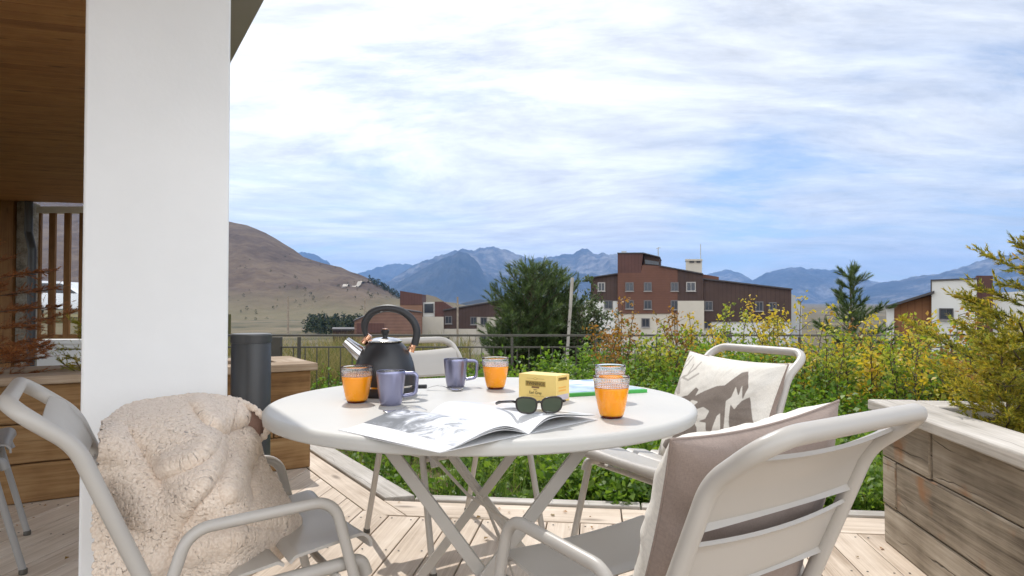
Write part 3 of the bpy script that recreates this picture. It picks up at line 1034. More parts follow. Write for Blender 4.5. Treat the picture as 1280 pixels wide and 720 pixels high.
# ------------------------------------------------------------------ bollard
bp = at_y(313.5, 500, 3.3)
ztop = at_y(313, 417, 3.3).z
root = empty('bollard', (bp.x, bp.y, 0), 0, 'dark grey metal bollard tube between white pillar and table', 'bollard')
R_ = 0.091
b = MB(); b.lathe([(R_, 0.0), (R_, ztop - 0.05), (R_ - .002, ztop - 0.046), (R_ - .002, ztop - 0.044)], 48, cap0=True, cap1=True)
b.build('tube', 'zinc_grey', root, smooth=40)
b = MB(); b.lathe([(R_ - .004, ztop - .044), (R_ + .003, ztop - .043), (R_ + .003, ztop - .006), (R_ - .003, ztop)], 48, cap0=True, cap1=True)
b.build('cap', 'zinc_grey', root, smooth=40)
b = MB(); b.lathe([(R_ + .03, 0.0), (R_ + .03, 0.008), (R_ + .002, 0.010)], 48)
b.build('foot_ring', 'zinc_grey', root, smooth=40)

# ------------------------------------------------------------------ garden railing
FY = 9.0
ft = at_y(500, 418, FY).z
root = empty('garden_railing', (0, FY, gz(0, FY)), 0, 'long low dark metal garden railing with thin balusters', 'railing')
def rail_part(mb, name):
    o = mb.build(name, 'rail_metal', root, bevel=0.0)
    o.matrix_parent_inverse = Matrix.Translation(-root.location)
    return o
xl, xr = at_y(215, 418, FY).x, at_y(1240, 418, FY).x
b = MB(); b.box((xl, FY - .022, ft - .027), (xr, FY + .022, ft)); rail_part(b, 'top_rail')
zl = at_y(500, 433, FY).z
b = MB(); b.box((xl, FY - .012, zl - .02), (xr, FY + .012, zl)); rail_part(b, 'lower_rail')
b = MB()
zb_ = ft - 0.95
b.box((xl, FY - .011, zb_), (xr, FY + .011, zb_ + .02))
rail_part(b, 'bottom_rail')
b = MB()
x = xl + .05
while x < xr:
    b.box((x - .006, FY - .006, zb_ + .02), (x + .006, FY + .006, zl - .02))
    x += 0.155
tag(rail_part(b, 'balusters'), kind='stuff')
for i, pxx in enumerate((346, 374, 560, 640, 745, 870, 1000, 1130, 1235)):
    xx = at_y(pxx, 418, FY).x
    hw = 0.062 if i == 0 else 0.018
    b = MB(); b.box((xx - hw, FY - min(hw, .04) - .001, -0.55), (xx + hw, FY + min(hw, .04) + .001, ft - .036))
    rail_part(b, 'post')

# ------------------------------------------------------------------ chairs
def chair_frame_y(z):
    """y of the back tube at height z (local)"""
    pts = [(0.40, -0.150), (0.49, -0.180), (0.60, -0.228), (0.734, -0.287), (0.783, -0.322), (0.812, -0.362), (0.835, -0.405)]
    return float(np.interp(z, [q[0] for q in pts], [q[1] for q in pts]))

def slat_sheet(prof, half, bow, lip=0.012, nx=13):
    """prof: (y,z) polyline across the slat; the sheet spans x -half..half, bowed along its normal"""
    prof = [Vector((0, q[0], q[1])) for q in prof]
    fr, bk = [], []
    th = 0.0035
    tn = []
    for i in range(len(prof)):
        t = (prof[min(i + 1, len(prof) - 1)] - prof[max(i - 1, 0)]).normalized()
        tn.append(Vector((0, -t.z, t.y)))
    G1 = np.zeros((len(prof), nx, 3)); G2 = np.zeros((len(prof), nx, 3))
    for i, q in enumerate(prof):
        for k in range(nx):
            s = -1 + 2 * k / (nx - 1)
            off = bow * (1 - s * s)
            p = q + tn[i] * off + Vector((half * s, 0, 0))
            G1[i, k] = p + tn[i] * th
            G2[i, k] = p - tn[i] * th
    mb = MB()
    mb.grid(G1); mb.grid(G2[:, ::-1])
    # close the rim
    n, m = len(prof), nx
    ring = [(0, k) for k in range(m)] + [(i, m - 1) for i in range(1, n)] + [(n - 1, k) for k in range(m - 2, -1, -1)] + [(i, 0) for i in range(n - 2, 0, -1)]
    base2 = n * m
    idx1 = [i * m + k for i, k in ring]
    idx2 = [base2 + i * m + (m - 1 - k) for i, k in ring]
    for a in range(len(ring)):
        c = (a + 1) % len(ring)
        mb.f.append((idx1[c], idx1[a], idx2[a], idx2[c]))
    return mb

def make_chair(name, label, mat, group):
    root = empty(name, (0, 0, 0), 0, label, 'chair', group)
    hw = 0.222
    side = [(hw, 0.275, 0.392), (hw, 0.262, 0.428), (hw, -0.150, 0.402), (hw, -0.297, 0.752), (hw, -0.405, 0.835)]
    full = side + [(-q[0], q[1], q[2]) for q in reversed(side)]
    path = fillet(full, [0, .03, .06, .13, .06, .06, .13, .06, .03, 0], 8)
    b = MB(); b.tube(path, 0.0155, 14)
    b.build('back_frame', mat, root, smooth=60)
    for s in (-1, 1):
        xx = s * 0.248
        leg = fillet([(xx + s * .012, 0.335, 0.012), (xx, 0.190, 0.582), (xx, -0.105, 0.566), (xx + s * .012, -0.285, 0.012)], [0, .055, .06, 0], 8)
        b = MB(); b.tube(leg, 0.0125, 12)
        b.build('arm_and_legs', mat, root, smooth=60)
        for q in (leg[0], leg[-1]):
            b = MB(); b.lathe([(0.014, 0.0), (0.015, 0.004), (0.0145, 0.016), (0.0135, 0.02)], 14, (q.x, q.y, 0), cap0=True, cap1=True)
            b.build('foot_cap', 'rail_metal', root)
    # cross bars under the seat joining the side frames
    for yy, zz in ((0.20, 0.405), (-0.12, 0.385)):
        b = MB(); b.tube([(-.244, yy, zz), (.244, yy, zz)], 0.009, 10)
        b.build('cross_bar', mat, root, smooth=60)
    # seat slats (three flat, the front one rolled down)
    edges = [(-0.135, -0.028), (-0.016, 0.091), (0.103, 0.290)]
    for i, (a, c) in enumerate(edges):
        pr = []
        n = 9
        for k in range(n):
            y = a + (c - a) * k / (n - 1)
            z = 0.4185 + 0.063 * (y + .15) / 0.41
            t = (k / (n - 1))
            lipd = 0.010 * (max(0, (abs(t - .5) - .40) / .10)) ** 2
            pr.append((y, z - lipd))
        if i == 2:
            pr = []
            for k in range(14):
                y = a + (0.262 - a) * k / 13
                pr.append((y, 0.4185 + 0.063 * (y + .15) / 0.41 - (0.010 if k == 0 else 0)))
            for k in range(1, 8):
                an = k / 7 * 1.75
                pr.append((0.262 + 0.028 * math.sin(an), pr[13][1] - 0.028 * (1 - math.cos(an))))
        slat_sheet(pr, 0.214, -0.008).build('seat_slat', mat, root, smooth=45, fix=True)
    for (z0, z1) in ((0.668, 0.796), (0.535, 0.648)):
        pr = []
        for k in range(11):
            z = z0 + (z1 - z0) * k / 10
            t = k / 10
            lip = 0.011 * (max(0, (abs(t - .5) - .38) / .12)) ** 2
            pr.append((chair_frame_y(z) + 0.002 - lip, z))
        slat_sheet(pr, 0.214, 0.012).build('back_slat', mat, root, smooth=45, fix=True)
    return root

def place(o, crossbar_c, facing):
    f = Vector((facing[0], facing[1], 0)).normalized()
    c = Vector((crossbar_c[0], crossbar_c[1], 0))
    o.location = c + f * 0.405
    o.rotation_euler = (0, 0, math.atan2(-f.x, f.y))

CG = 'light grey metal armchairs round the table'
chA = make_chair('garden_armchair', 'light grey metal armchair draped with the fleece blanket', 'clay_metal', CG)
place(chA, (-1.03, 1.415), (0.84, 0.54))
chB = copy_tree(chA); chB['label'] = 'light grey metal armchair behind the black kettle, with no cushion'
place(chB, (-0.50, 3.30), (0.57, -0.82))
chC = copy_tree(chA); chC['label'] = 'light grey metal armchair holding the deer print cushion, beside the green bed'
place(chC, (0.975, 2.70), (-0.875, -0.485))
chD = copy_tree(chA); chD['label'] = 'light grey metal armchair seen from behind in the right foreground'
place(chD, (0.538, 1.055), (-0.57, 0.82))
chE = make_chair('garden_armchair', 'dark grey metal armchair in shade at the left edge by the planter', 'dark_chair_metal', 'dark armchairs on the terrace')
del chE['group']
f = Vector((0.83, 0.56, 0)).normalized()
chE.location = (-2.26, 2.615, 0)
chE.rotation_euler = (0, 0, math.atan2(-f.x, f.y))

# ------------------------------------------------------------------ table
TC = Vector((-0.085, 1.98, 0))
TZ = 0.74
table = empty('garden_table', TC, 0, 'round pale metal folding table laid for breakfast in the centre', 'table')
b = MB()
R0 = 0.60
prof = [(0.0005, TZ), (R0 - 0.016, TZ)]
for k in range(1, 9):
    a = k / 8 * math.pi / 2
    prof.append((R0 - 0.016 + 0.016 * math.sin(a), TZ - 0.016 + 0.016 * math.cos(a)))
prof += [(R0 - .001, TZ - 0.026)]
for k in range(1, 6):
    a = k / 5 * math.pi / 2
    prof.append((R0 - .001 - 0.006 * (1 - math.cos(a)), TZ - 0.026 - 0.006 * math.sin(a)))
prof += [(R0 - .012, TZ - .03), (R0 - .014, TZ - .010), (0.0005, TZ - .010)]
b.lathe(prof[::-1], 128)
b.build('table_top', 'table_metal', table, smooth=50)
def tb(a, c, w, h, name, mat='clay_metal', up=(0, 1, 0)):
    m = MB(); m.beam(a, c, w, h, up)
    return m.build(name, mat, table, bevel=0.0025)
for yy, s in ((-0.345, 1), (0.345, 1)):
    xc = 0.018 if yy < 0 else -0.02
    for dx, dy in ((1, 0.012), (-1, -0.012)):
        tb((xc - dx * .262, yy + dy, 0.714), (xc + dx * .262, yy + dy, 0.018), 0.030, 0.014, 'cross_leg')
    m = MB(); m.tube([(xc, yy - .024, 0.366), (xc, yy + .024, 0.366)], 0.007, 12); m.build('pivot', 'steel', table)
for xx in (0.262, -0.262):
    m = MB(); m.tube([(xx, -0.345 - .02, 0.013), (xx, 0.345 + .02, 0.013)], 0.011, 10); m.build('foot_bar', 'clay_metal', table)
for xx in (0.262, -0.262):
    m = MB(); m.tube([(xx, -0.36, 0.716), (xx, 0.36, 0.716)], 0.010, 10); m.build('top_bar', 'clay_metal', table)
m = MB(); m.tube([(-0.18, -0.25, 0.70), (-0.04, -0.02, 0.47), (0.20, 0.30, 0.22)], 0.0045, 8); m.build('stay_rod', 'clay_metal', table)
m = MB(); m.tube([(-0.10, -0.26, 0.70), (0.02, -0.10, 0.45), (0.10, 0.02, 0.20)], 0.0035, 8); m.build('stay_rod', 'clay_metal', table)
m = MB(); m.tube(fillet([(0.02, -0.10, 0.45), (0.06, -0.09, 0.36), (0.075, -0.09, 0.38), (0.05, -0.09, 0.42)], .008, 4), 0.003, 8); m.build('latch_hook', 'clay_metal', table)

# ------------------------------------------------------------------ table ware
def tpt(px, py, z=TZ):
    return at_z(px, py, z)

def juice_glass(loc, label, fill=0.073):
    root = empty('juice_glass', loc, random.uniform(0, 6), label, 'glass', 'glasses of orange juice')
    ro = lambda z: 0.0245 + 0.0195 * min(1, (z / 0.09)) ** 0.62
    zs = np.linspace(0.004, 0.1, 26)
    prof = [(0.0005, 0.003), (0.018, 0.003), (0.021, 0.0), (0.0245, 0.001)] + [(ro(z), z) for z in zs] + [(ro(0.1) - .0012, 0.1015)]
    inn = [(ro(z) - 0.0024, z) for z in zs[::-1][:-2]] + [(0.021, 0.0085), (0.0005, 0.0080)]
    b = MB(); b.lathe(prof + inn, 56); b.build('tumbler', 'glass', root, smooth=60)
    jp = [(0.0005, 0.0040), (0.0225, 0.0042)] + [(ro(z) + 0.0003, z) for z in np.linspace(0.0070, fill, 16)] + [(ro(fill) - .0004, fill + .0012), (ro(fill) - .004, fill + .0003), (0.0005, fill)]
    b = MB(); b.lathe(jp, 56); b.build('orange_juice', 'juice', root, smooth=50)
    return root
juice_glass(tpt(446, 503), 'glass of orange juice left of the black kettle, at the table edge')
juice_glass(tpt(619.5, 486), 'glass of orange juice left of the yellow tea box')
juice_glass(tpt(763, 500.5), 'glass of orange juice half hidden behind another glass')
juice_glass(tpt(764.5, 522), 'nearest glass of orange juice, in front of another glass')

def mug(loc, rz, label):
    root = empty('mug', loc, rz, label, 'mug', 'lilac metal mugs')
    ro = lambda z: 0.0275 + 0.012 * min(1, z / 0.085) ** 0.65
    zs = np.linspace(0.003, 0.092, 16)
    prof = [(0.0005, 0.002), (0.024, 0.002), (0.026, 0.0)] + [(ro(z), z) for z in zs] + [(ro(.092) - .001, .0935), (ro(.092) - .002, .0925)]
    b = MB(); b.lathe(prof, 48); b.build('cup', 'lilac_metal', root, smooth=50)
    inn = [(ro(z) - .0022, z) for z in zs[::-1]] + [(0.0005, 0.006)]
    b = MB(); b.lathe(inn, 48); b.build('steel_lining', 'steel', root, smooth=50)
    h = fillet([(0.036, 0, 0.086), (0.072, 0, 0.086), (0.068, 0, 0.030), (0.034, 0, 0.024)], .012, 6)
    b = MB()
    for i in range(len(h) - 1):
        pass
    b.tube(h, 0.0052, 10); b.build('handle', 'lilac_metal', root, smooth=60)
    return root
def spoon(loc, rz, label, L=0.13):
    mb_ = MB()
    n, w = 22, 7
    P = np.zeros((n, w, 3))
    for i in range(n):
        t = i / (n - 1)
        if t < .32:
            hw = 0.014 * math.sqrt(max(0.0001, 1 - ((t - .16) / .16) ** 2)) + .001
            dip = -0.004 * (1 - ((t - .16) / .16) ** 2)
        else:
            hw = 0.0025 + 0.003 * sstep(.6, 1, t)
            dip = 0.010 * math.sin((t - .32) / .68 * math.pi)
        for k in range(w):
            s = -1 + 2 * k / (w - 1)
            P[i, k] = (t * L, s * hw, 0.0055 + dip + (0.003 * s * s if t < .32 else 0))
    mb_.grid(P)
    o = mb_.build('teaspoon', 'steel', smooth=60)
    sm = o.modifiers.new('solid', 'SOLIDIFY'); sm.thickness = 0.0012; sm.offset = 1
    o.location = loc; o.rotation_euler = (0, 0, rz)
    return tag(o, label, 'spoon', 'teaspoons beside the mugs')
mug(tpt(488.5, 506), rad(2), 'shiny lilac metal mug in front of the kettle')
mug(tpt(569.5, 483.5), rad(8), 'shiny lilac metal mug between kettle and tea box')
spoon(tpt(479, 517), rad(12), 'steel teaspoon below the lilac mug in front of the kettle', 0.11)
spoon(tpt(578, 489), rad(166), 'steel teaspoon at the foot of the lilac mug beside the kettle', 0.12)

# kettle
kl = tpt(481, 493)
kt = empty('kettle', kl, rad(180), 'black stovetop kettle with steel lid and arched handle', 'kettle')
def kr(z):   # body radius by height
    t = (z - 0.028) / 0.150
    return 0.094 * math.sqrt(max(0.0, 1 - max(0, t) ** 2.3)) if t < 1 else 0.0
b = MB(); b.lathe([(0.0005, 0.004), (0.086, 0.004), (0.092, 0.0), (0.0945, 0.003), (0.0945, 0.026), (0.093, 0.028)], 64); b.build('base', 'kettle_black', kt, smooth=40)
b = MB(); b.lathe([(0.0932, 0.027), (0.0952, 0.0275), (0.0952, 0.0325), (0.0932, 0.033)], 64); b.build('steel_band', 'steel', kt, smooth=40)
pf = [(kr(z), z) for z in np.linspace(0.032, 0.158, 30)]
b = MB(); b.lathe(pf + [(0.043, 0.1605), (0.0005, 0.1615)], 64); b.build('body', 'kettle_black', kt, smooth=60)
b = MB(); b.lathe([(0.046, 0.1595), (0.052, 0.1605), (0.052, 0.1635), (0.045, 0.167), (0.030, 0.1715), (0.012, 0.174), (0.0005, 0.1745)], 48)
lid = b.build('lid', 'steel', kt, smooth=50)
b = MB(); b.lathe([(0.0075, 0.174), (0.0072, 0.180), (0.0115, 0.186), (0.0125, 0.194), (0.0095, 0.198)], 24, cap1=True); b.build('knob', 'handle_black', lid)
b = MB(); b.lathe([(0.0095, 0.1978), (0.0098, 0.2005), (0.0005, 0.2015)], 24); b.build('knob_cap', 'copper', lid)
# spout points to the local +x (left in the view after the turn)
sp = [Vector((0.060, 0, 0.112)), Vector((0.085, 0, 0.132)), Vector((0.108, 0, 0.152)), Vector((0.120, 0, 0.162))]
b = MB(); b.tube(sp, [0.024, 0.021, 0.0165, 0.015], 24, caps=False); b.tube([sp[3], sp[2]], [0.0135, 0.0145], 24, caps=False)
b.build('spout', 'steel', kt, smooth=60)
# handle arch
hp = [Vector((0.052, 0, 0.172)), Vector((0.060, 0, 0.205))]
for k in range(15):
    a = math.pi * (0.985 - k / 14 * 1.02) 
    hp.append(Vector((-0.062 * math.cos(a) * -1 * -1 - 0.008, 0, 0.212 + 0.055 * math.sin(a))))
hp = [Vector((0.056, 0, 0.176)), Vector((0.062, 0, 0.195)), Vector((0.060, 0, 0.222)), Vector((0.038, 0, 0.250)), Vector((-0.002, 0, 0.262)), Vector((-0.046, 0, 0.255)),
      Vector((-0.082, 0, 0.228)), Vector((-0.097, 0, 0.192)), Vector((-0.090, 0, 0.150))]
def smooth_path(P, n=6):
    o = []
    for i in range(len(P) - 1):
        a, b_, c, d = P[max(i - 1, 0)], P[i], P[i + 1], P[min(i + 2, len(P) - 1)]
        for k in range(n):
            t = k / n
            o.append(0.5 * ((2 * b_) + (c - a) * t + (2 * a - 5 * b_ + 4 * c - d) * t * t + (3 * b_ - a - 3 * c + d) * t ** 3))
    o.append(P[-1])
    return o
sp_ = smooth_path(hp)
rr = [0.0064 + 0.0050 * sstep(0, 0.25, i / len(sp_)) for i in range(len(sp_))]
b = MB(); b.tube(sp_, rr, 16); b.build('handle', 'handle_black', kt, smooth=60)
for q, d in ((Vector((0.058, 0, 0.165)), Vector((-.012, 0, .016))), (Vector((-0.082, 0, 0.140)), Vector((-.006, 0, .016)))):
    b = MB(); b.tube([q - d * .6, q + d], [0.011, 0.0085], 14); b.tube([q + Vector((0, -.016, .002)), q + Vector((0, .016, .002))], 0.005, 10)
    b.build('handle_joint', 'copper', kt, smooth=50)
b = MB(); b.box((-0.128, -.008, 0.018), (-0.094, .008, 0.030)); b.build('switch_lever', 'handle_black', kt, bevel=.003)

# tea box
A0 = tpt(695.5, 504)
fd = Vector((-0.81, 0.585, 0)).normalized()      # along the front to the left
sd = Vector((0.585, 0.81, 0)).normalized()
tea = empty('tea_box', A0, math.atan2(-fd.y, -fd.x), 'yellow cardboard tea box behind the sunglasses', 'box')
# local: x to the right along the front (front spans -W..0), y into the box
BW, BD, BH = 0.128, 0.070, 0.0755
b = MB(); b.box((-BW, 0, 0), (0, BD, BH)); b.build('carton', 'card_yellow', tea, bevel=0.0012)
def panel(x0, z0, x1, z1, mat, name, side=False, t=0.0006):
    m = MB()
    if side:
        m.box((0.0001, x0, z0), (t, x1, z1))
    else:
        m.box((x0, -t, z0), (x1, -0.0001, z1))
    return m.build(name, mat, tea, smooth=0)
def text(body, size, loc, rot, mat, parent, name='lettering', sx=1.0):
    cu = bpy.data.curves.new('lettering', 'FONT')
    cu.body = body; cu.size = size; cu.align_x = 'CENTER'; cu.align_y = 'CENTER'; cu.extrude = 0.0002
    tmp = bpy.data.objects.new('tmp', cu)
    col.objects.link(tmp)
    bpy.context.view_layer.update()
    me = bpy.data.meshes.new_from_object(tmp.evaluated_get(bpy.context.evaluated_depsgraph_get()))
    bpy.data.objects.remove(tmp)
    me.materials.clear(); me.materials.append(M[mat])
    o = bpy.data.objects.new(name, me)
    col.objects.link(o)
    o.parent = parent; o.location = loc; o.rotation_euler = rot; o.scale = (sx, 1, 1)
    return o
panel(-0.104, 0.0415, -0.036, 0.0565, 'card_gold', 'brand_plate')
panel(-0.083, 0.0365, -0.057, 0.0412, 'brown_print', 'brand_scroll')
text('TWININGS', 0.0125, (-0.070, -0.0009, 0.049), (rad(90), 0, 0), 'ink', tea, sx=1.02)
text('FINEST', 0.0042, (-0.070, -0.0006, 0.0318), (rad(90), 0, 0), 'brown_print', tea)
text('Earl Grey', 0.0115, (-0.070, -0.0006, 0.0235), (rad(90), 0, 0), 'ink', tea, sx=.95)
for (xa, za, xb, zb2) in ((-.100, .0632, -.078, .0638), (-.062, .0632, -.040, .0638), (-.100, .0142, -.040, .0148)):
    panel(xa, za, xb, zb2, 'card_gold', 'gold_line')
m = MB()
for a_, c_ in (((-.078, .0635), (-.070, .0668)), ((-.070, .0668), (-.062, .0635)), ((-.078, .0635), (-.070, .0602)), ((-.070, .0602), (-.062, .0635))):
    m.beam((a_[0], -.0004, a_[1]), (c_[0], -.0004, c_[1]), .0006, .0006, (0, 1, 0))
m.build('diamond_emblem', 'card_gold', tea, smooth=0)
panel(0.010, 0.060, 0.056, 0.069, 'card_gold', 'side_plate', True)
text('TWININGS', 0.0078, (0.0009, 0.033, 0.0645), (rad(90), 0, rad(90)), 'ink', tea)
panel(0.012, 0.0395, 0.050, 0.0425, 'card_orange', 'side_stripe', True)
panel(0.012, 0.0305, 0.050, 0.0345, 'card_orange', 'side_stripe', True)
panel(0.002, 0.006, 0.064, 0.021, 'card_lilac', 'side_band', True)

# green edged booklet behind the tea box
g0 = tpt(712, 496); g1 = tpt(808, 490.5); g3 = tpt(716, 478)
gx = (g1 - g0); gx.z = 0
bk = empty('picture_book', g0, math.atan2(gx.y, gx.x), 'flat book with pale blue cover and bright green edge', 'book')
gw = gx.length
b = MB(); b.box((0, 0, 0.0012), (gw - .003, 0.30, 0.0075)); b.build('page_block', 'paper', bk, bevel=.0005)
b = MB(); b.box((-.004, -.004, 0.0076), (gw, 0.304, 0.0100)); b.box((-.004, -.004, 0), (gw, 0.304, 0.0012)); b.box((-.0045, -.0045, .0002), (gw, -.003, .0098))
b.build('cover', 'cover_green', bk)
mcv, n, o_ = new_mat('cover_photo')
co = nd(n, 'TexCoord').outputs['Object']
w_ = nd(n, 'TexNoise', {'Vector': nd(n, 'Mapping', {'Vector': co, 'Scale': (9, 14, 1)}).outputs[0], 'Scale': 1.0, 'Detail': 6.0, 'Distortion': 1.0})
bs = nd(n, 'BsdfPrincipled', {'Base Color': ramp(n, w_.outputs[0], [(0.35, (0.22, 0.34, 0.55)), (0.5, (0.55, 0.66, 0.78)), (0.62, (0.85, 0.88, 0.92))]), 'Roughness': 0.3})
link(n, bs.outputs[0], o_.inputs[0])
b = MB(); b.box((0.006, 0.012, 0.0101), (gw - .004, 0.298, 0.0106)); b.build('cover_picture', mcv, bk, smooth=0)

# open magazine
def magazine():
    c0 = tpt(661, 543)              # spine at the near edge
    ex = Vector((0.68, 0.733, 0)).normalized()
    ey = Vector((-0.733, 0.68, 0)).normalized()
    root = empty('magazine', c0, math.atan2(ex.y, ex.x), 'open magazine with mountain photographs lying across the table edge', 'magazine')
    H = 0.335
    def half(sgn, Wd, zf, th, name, mat, h0=0.0, h1=H, dx=0.0):
        n, ny = 26, 10
        G1, G2 = np.zeros((n, ny, 3)), np.zeros((n, ny, 3))
        gg = np.zeros((n, ny, 3))
        for i in range(n):
            s = i / (n - 1) * Wd
            for j in range(ny):
                y = h0 + (h1 - h0) * j / (ny - 1)
                z = zf(s, y)
                G1[i, j] = (sgn * (s + dx), y, z + th); G2[i, j] = (sgn * (s + dx), y, z)
                gg[i, j] = (sgn * s / Wd, y / H, 0)
        mb = MB()
        if sgn > 0:
            G1, G2, gg = G1[::-1], G2[::-1], gg[::-1]
        mb.grid(G1, gg); mb.grid(G2[:, ::-1], gg[:, ::-1])
        ring = [(0, k) for k in range(ny)] + [(i, ny - 1) for i in range(1, n)] + [(n - 1, k) for k in range(ny - 2, -1, -1)] + [(i, 0) for i in range(n - 2, 0, -1)]
        i1 = [i * ny + k for i, k in ring]
        i2 = [n * ny + i * ny + (ny - 1 - k) for i, k in ring]
        for a in range(len(ring)):
            c = (a + 1) % len(ring)
            mb.f.append((i1[c], i1[a], i2[a], i2[c]))
        return mb.build(name, mat, root, smooth=40, fix=True)
    def arch(h, w0, pw, tilt=0.0, lift=0.0):
        def f(s, y):
            t = s / 0.25
            z = h * math.sin(min(1, t / w0) * math.pi / 2) if t < w0 else h * (1 - sstep(w0, 1.0, t)) 
            return 0.0006 + z + lift * t + 0.004 * math.sin(y * 9 + s * 12) * t * h / 0.03
        return f
    # printed pages
    def page_mat(name, kind):
        m, n, o = new_mat(name)
        at = nd(n, 'Attribute', attribute_name='gco').outputs['Vector']
        s3 = nd(n, 'SeparateXYZ', {0: at})
        if kind == 'left':
            mp_ = nd(n, 'Mapping', {'Vector': at, 'Scale': (4.0, 5.0, 1), 'Rotation': (0, 0, rad(30))}).outputs[0]
            n1 = nd(n, 'TexNoise', {'Vector': mp_, 'Scale': 1.0, 'Detail': 10.0, 'Roughness': 0.66, 'Distortion': 0.8})
            g = mth(n, 'ADD', n1.outputs[0], mth(n, 'MULTIPLY', mth(n, 'SUBTRACT', mth(n, 'ADD', mth(n, 'MULTIPLY', s3.outputs[0], -0.55), mth(n, 'MULTIPLY', s3.outputs[1], 0.55)), 0.62), 0.55))
            c = ramp(n, g, [(0.40, (0.72, 0.73, 0.75)), (0.46, (0.58, 0.59, 0.62)), (0.52, (0.26, 0.27, 0.29)), (0.64, (0.09, 0.095, 0.10))])
        else:
            mp_ = nd(n, 'Mapping', {'Vector': at, 'Scale': (5.0, 6.0, 1)}).outputs[0]
            n1 = nd(n, 'TexNoise', {'Vector': mp_, 'Scale': 1.0, 'Detail': 8.0, 'Roughness': 0.6})
            pic = ramp(n, n1.outputs[0], [(0.4, (0.03, 0.028, 0.025)), (0.6, (0.22, 0.19, 0.16))])
            kx = ramp(n, s3.outputs[0], [(0.28, 0.0), (0.285, 1.0), (0.90, 1.0), (0.905, 0.0)])
            ky = ramp(n, s3.outputs[1], [(0.10, 0.0), (0.105, 1.0), (0.45, 1.0), (0.455, 0.0)])
            c = mixc(n, mth(n, 'MULTIPLY', kx, ky), (0.70, 0.70, 0.70), pic)
        b = nd(n, 'BsdfPrincipled', {'Base Color': c, 'Roughness': 0.28, 'Specular IOR Level': 0.5})
        link(n, b.outputs[0], o.inputs[0])
        return m
    half(-1, 0.248, arch(0.0005, .3, 1), 0.0012, 'back_cover', 'paper', dx=.001)
    half(-1, 0.250, arch(0.019, .38, 1), 0.0010, 'page_leaves', 'paper')
    half(-1, 0.248, arch(0.0225, .36, 1), 0.0012, 'page_leaves', 'paper', h0=.002, h1=H - .001)
    half(-1, 0.246, arch(0.026, .34, 1), 0.0007, 'picture_page', page_mat('left_page_print', 'left'), h0=.001, h1=H)
    half(1, 0.246, arch(0.0005, .3, 1), 0.0010, 'back_cover', 'paper', dx=.001)
    half(1, 0.240, arch(0.020, .30, 1, lift=.010), 0.0010, 'page_leaves', 'paper')
    half(1, 0.244, arch(0.0245, .28, 1, lift=.012), 0.0007, 'picture_page', page_mat('right_page_print', 'right'))
    return root
magazine()

# sunglasses resting on the right page
gl = at_z(674, 517, TZ + 0.030)
sg = empty('sunglasses', gl, rad(6), 'dark framed sunglasses with green lenses on the magazine', 'sunglasses')
m_l, n, o_ = new_mat('green_lens')
bs = nd(n, 'BsdfPrincipled', {'Base Color': (0.055, 0.075, 0.055), 'Roughness': 0.03, 'Specular IOR Level': 0.9, 'Coat Weight': 1.0})
link(n, bs.outputs[0], o_.inputs[0])
def lens_outline(cx, sgn):
    pts = []
    for k in range(40):
        a = 2 * math.pi * k / 40
        ca, sa = math.cos(a), math.sin(a)
        x = 0.0255 * math.copysign(abs(ca) ** 0.75, ca)
        z = 0.0195 * math.copysign(abs(sa) ** 0.72, sa)
        x *= 1.0 + 0.10 * (z / 0.0195)
        z += 0.002 * sgn * (x / .0255)
        pts.append((cx + x, z + 0.021))
    return pts
for s in (-1, 1):
    o2 = lens_outline(s * 0.032, s)
    b = MB(); b.prism(o2, (1, 0, 0), (0, 0, 1), (0, 0, 0), (0, 0.0016, 0)); b.build('lens', m_l, sg, fix=True)
    b = MB(); loop = [Vector((q[0], 0.0008, q[1])) for q in o2]; loop += loop[:2]; b.tube(loop, 0.0024, 8, caps=False); b.build('rim', 'tortoise', sg, smooth=60)
    # temple arm folded out to the back
    x0 = s * 0.061
    arm = smooth_path([Vector((x0, 0.001, 0.030)), Vector((x0 + s * .004, 0.008, 0.030)), Vector((x0 - .012, 0.05, 0.024)), Vector((x0 - .030, 0.095, 0.016)), Vector((x0 - .036, 0.115, 0.010))], 5)
    b = MB(); b.tube(arm, [0.0034] * (len(arm) - 6) + [0.0042] * 6, 8); b.build('temple_arm', 'tortoise', sg, smooth=60)
b = MB(); b.tube(smooth_path([Vector((-.008, 0, .026)), Vector((0, -.001, .030)), Vector((.008, 0, .026))], 5), 0.003, 8); b.build('bridge', 'tortoise', sg, smooth=60)
sg.scale = (.9, .9, .9)

# ------------------------------------------------------------------ cushions
PRINT = [
    [(205, 300), (215, 255), (240, 235), (250, 200), (262, 190), (268, 225), (295, 245), (312, 290), (290, 297), (265, 285), (250, 300)],
    [(330, 350), (400, 345), (450, 375), (462, 420), (440, 470), (380, 500), (320, 505), (225, 495), (250, 470), (300, 450), (330, 410), (325, 370)],
    [(290, 320), (330, 300), (370, 290), (410, 256), (428, 262), (415, 285), (460, 262), (520, 240), (560, 235), (620, 190), (645, 186), (668, 230), (652, 262),
     (640, 225), (632, 256), (612, 232), (600, 262), (578, 276), (590, 350), (575, 350), (560, 310), (545, 320), (530, 365), (500, 370), (495, 350), (455, 355),
     (490, 340), (503, 315), (470, 310), (440, 322), (405, 325), (440, 300), (400, 300), (370, 325), (348, 325), (357, 300), (320, 320)],
    [(650, 265), (680, 252), (708, 300), (702, 335), (682, 345), (665, 372), (640, 367), (608, 325), (603, 280), (625, 290)],
    [(640, 385), (680, 390), (692, 415), (650, 425)],
]
ANTLER = [[(255, 225), (250, 180), (270, 150), (300, 122)], [(280, 228), (330, 215), (372, 185), (388, 155)], [(330, 215), (350, 168)], [(255, 195), (300, 165), (322, 130)],
          [(300, 226), (350, 235), (400, 205)]]
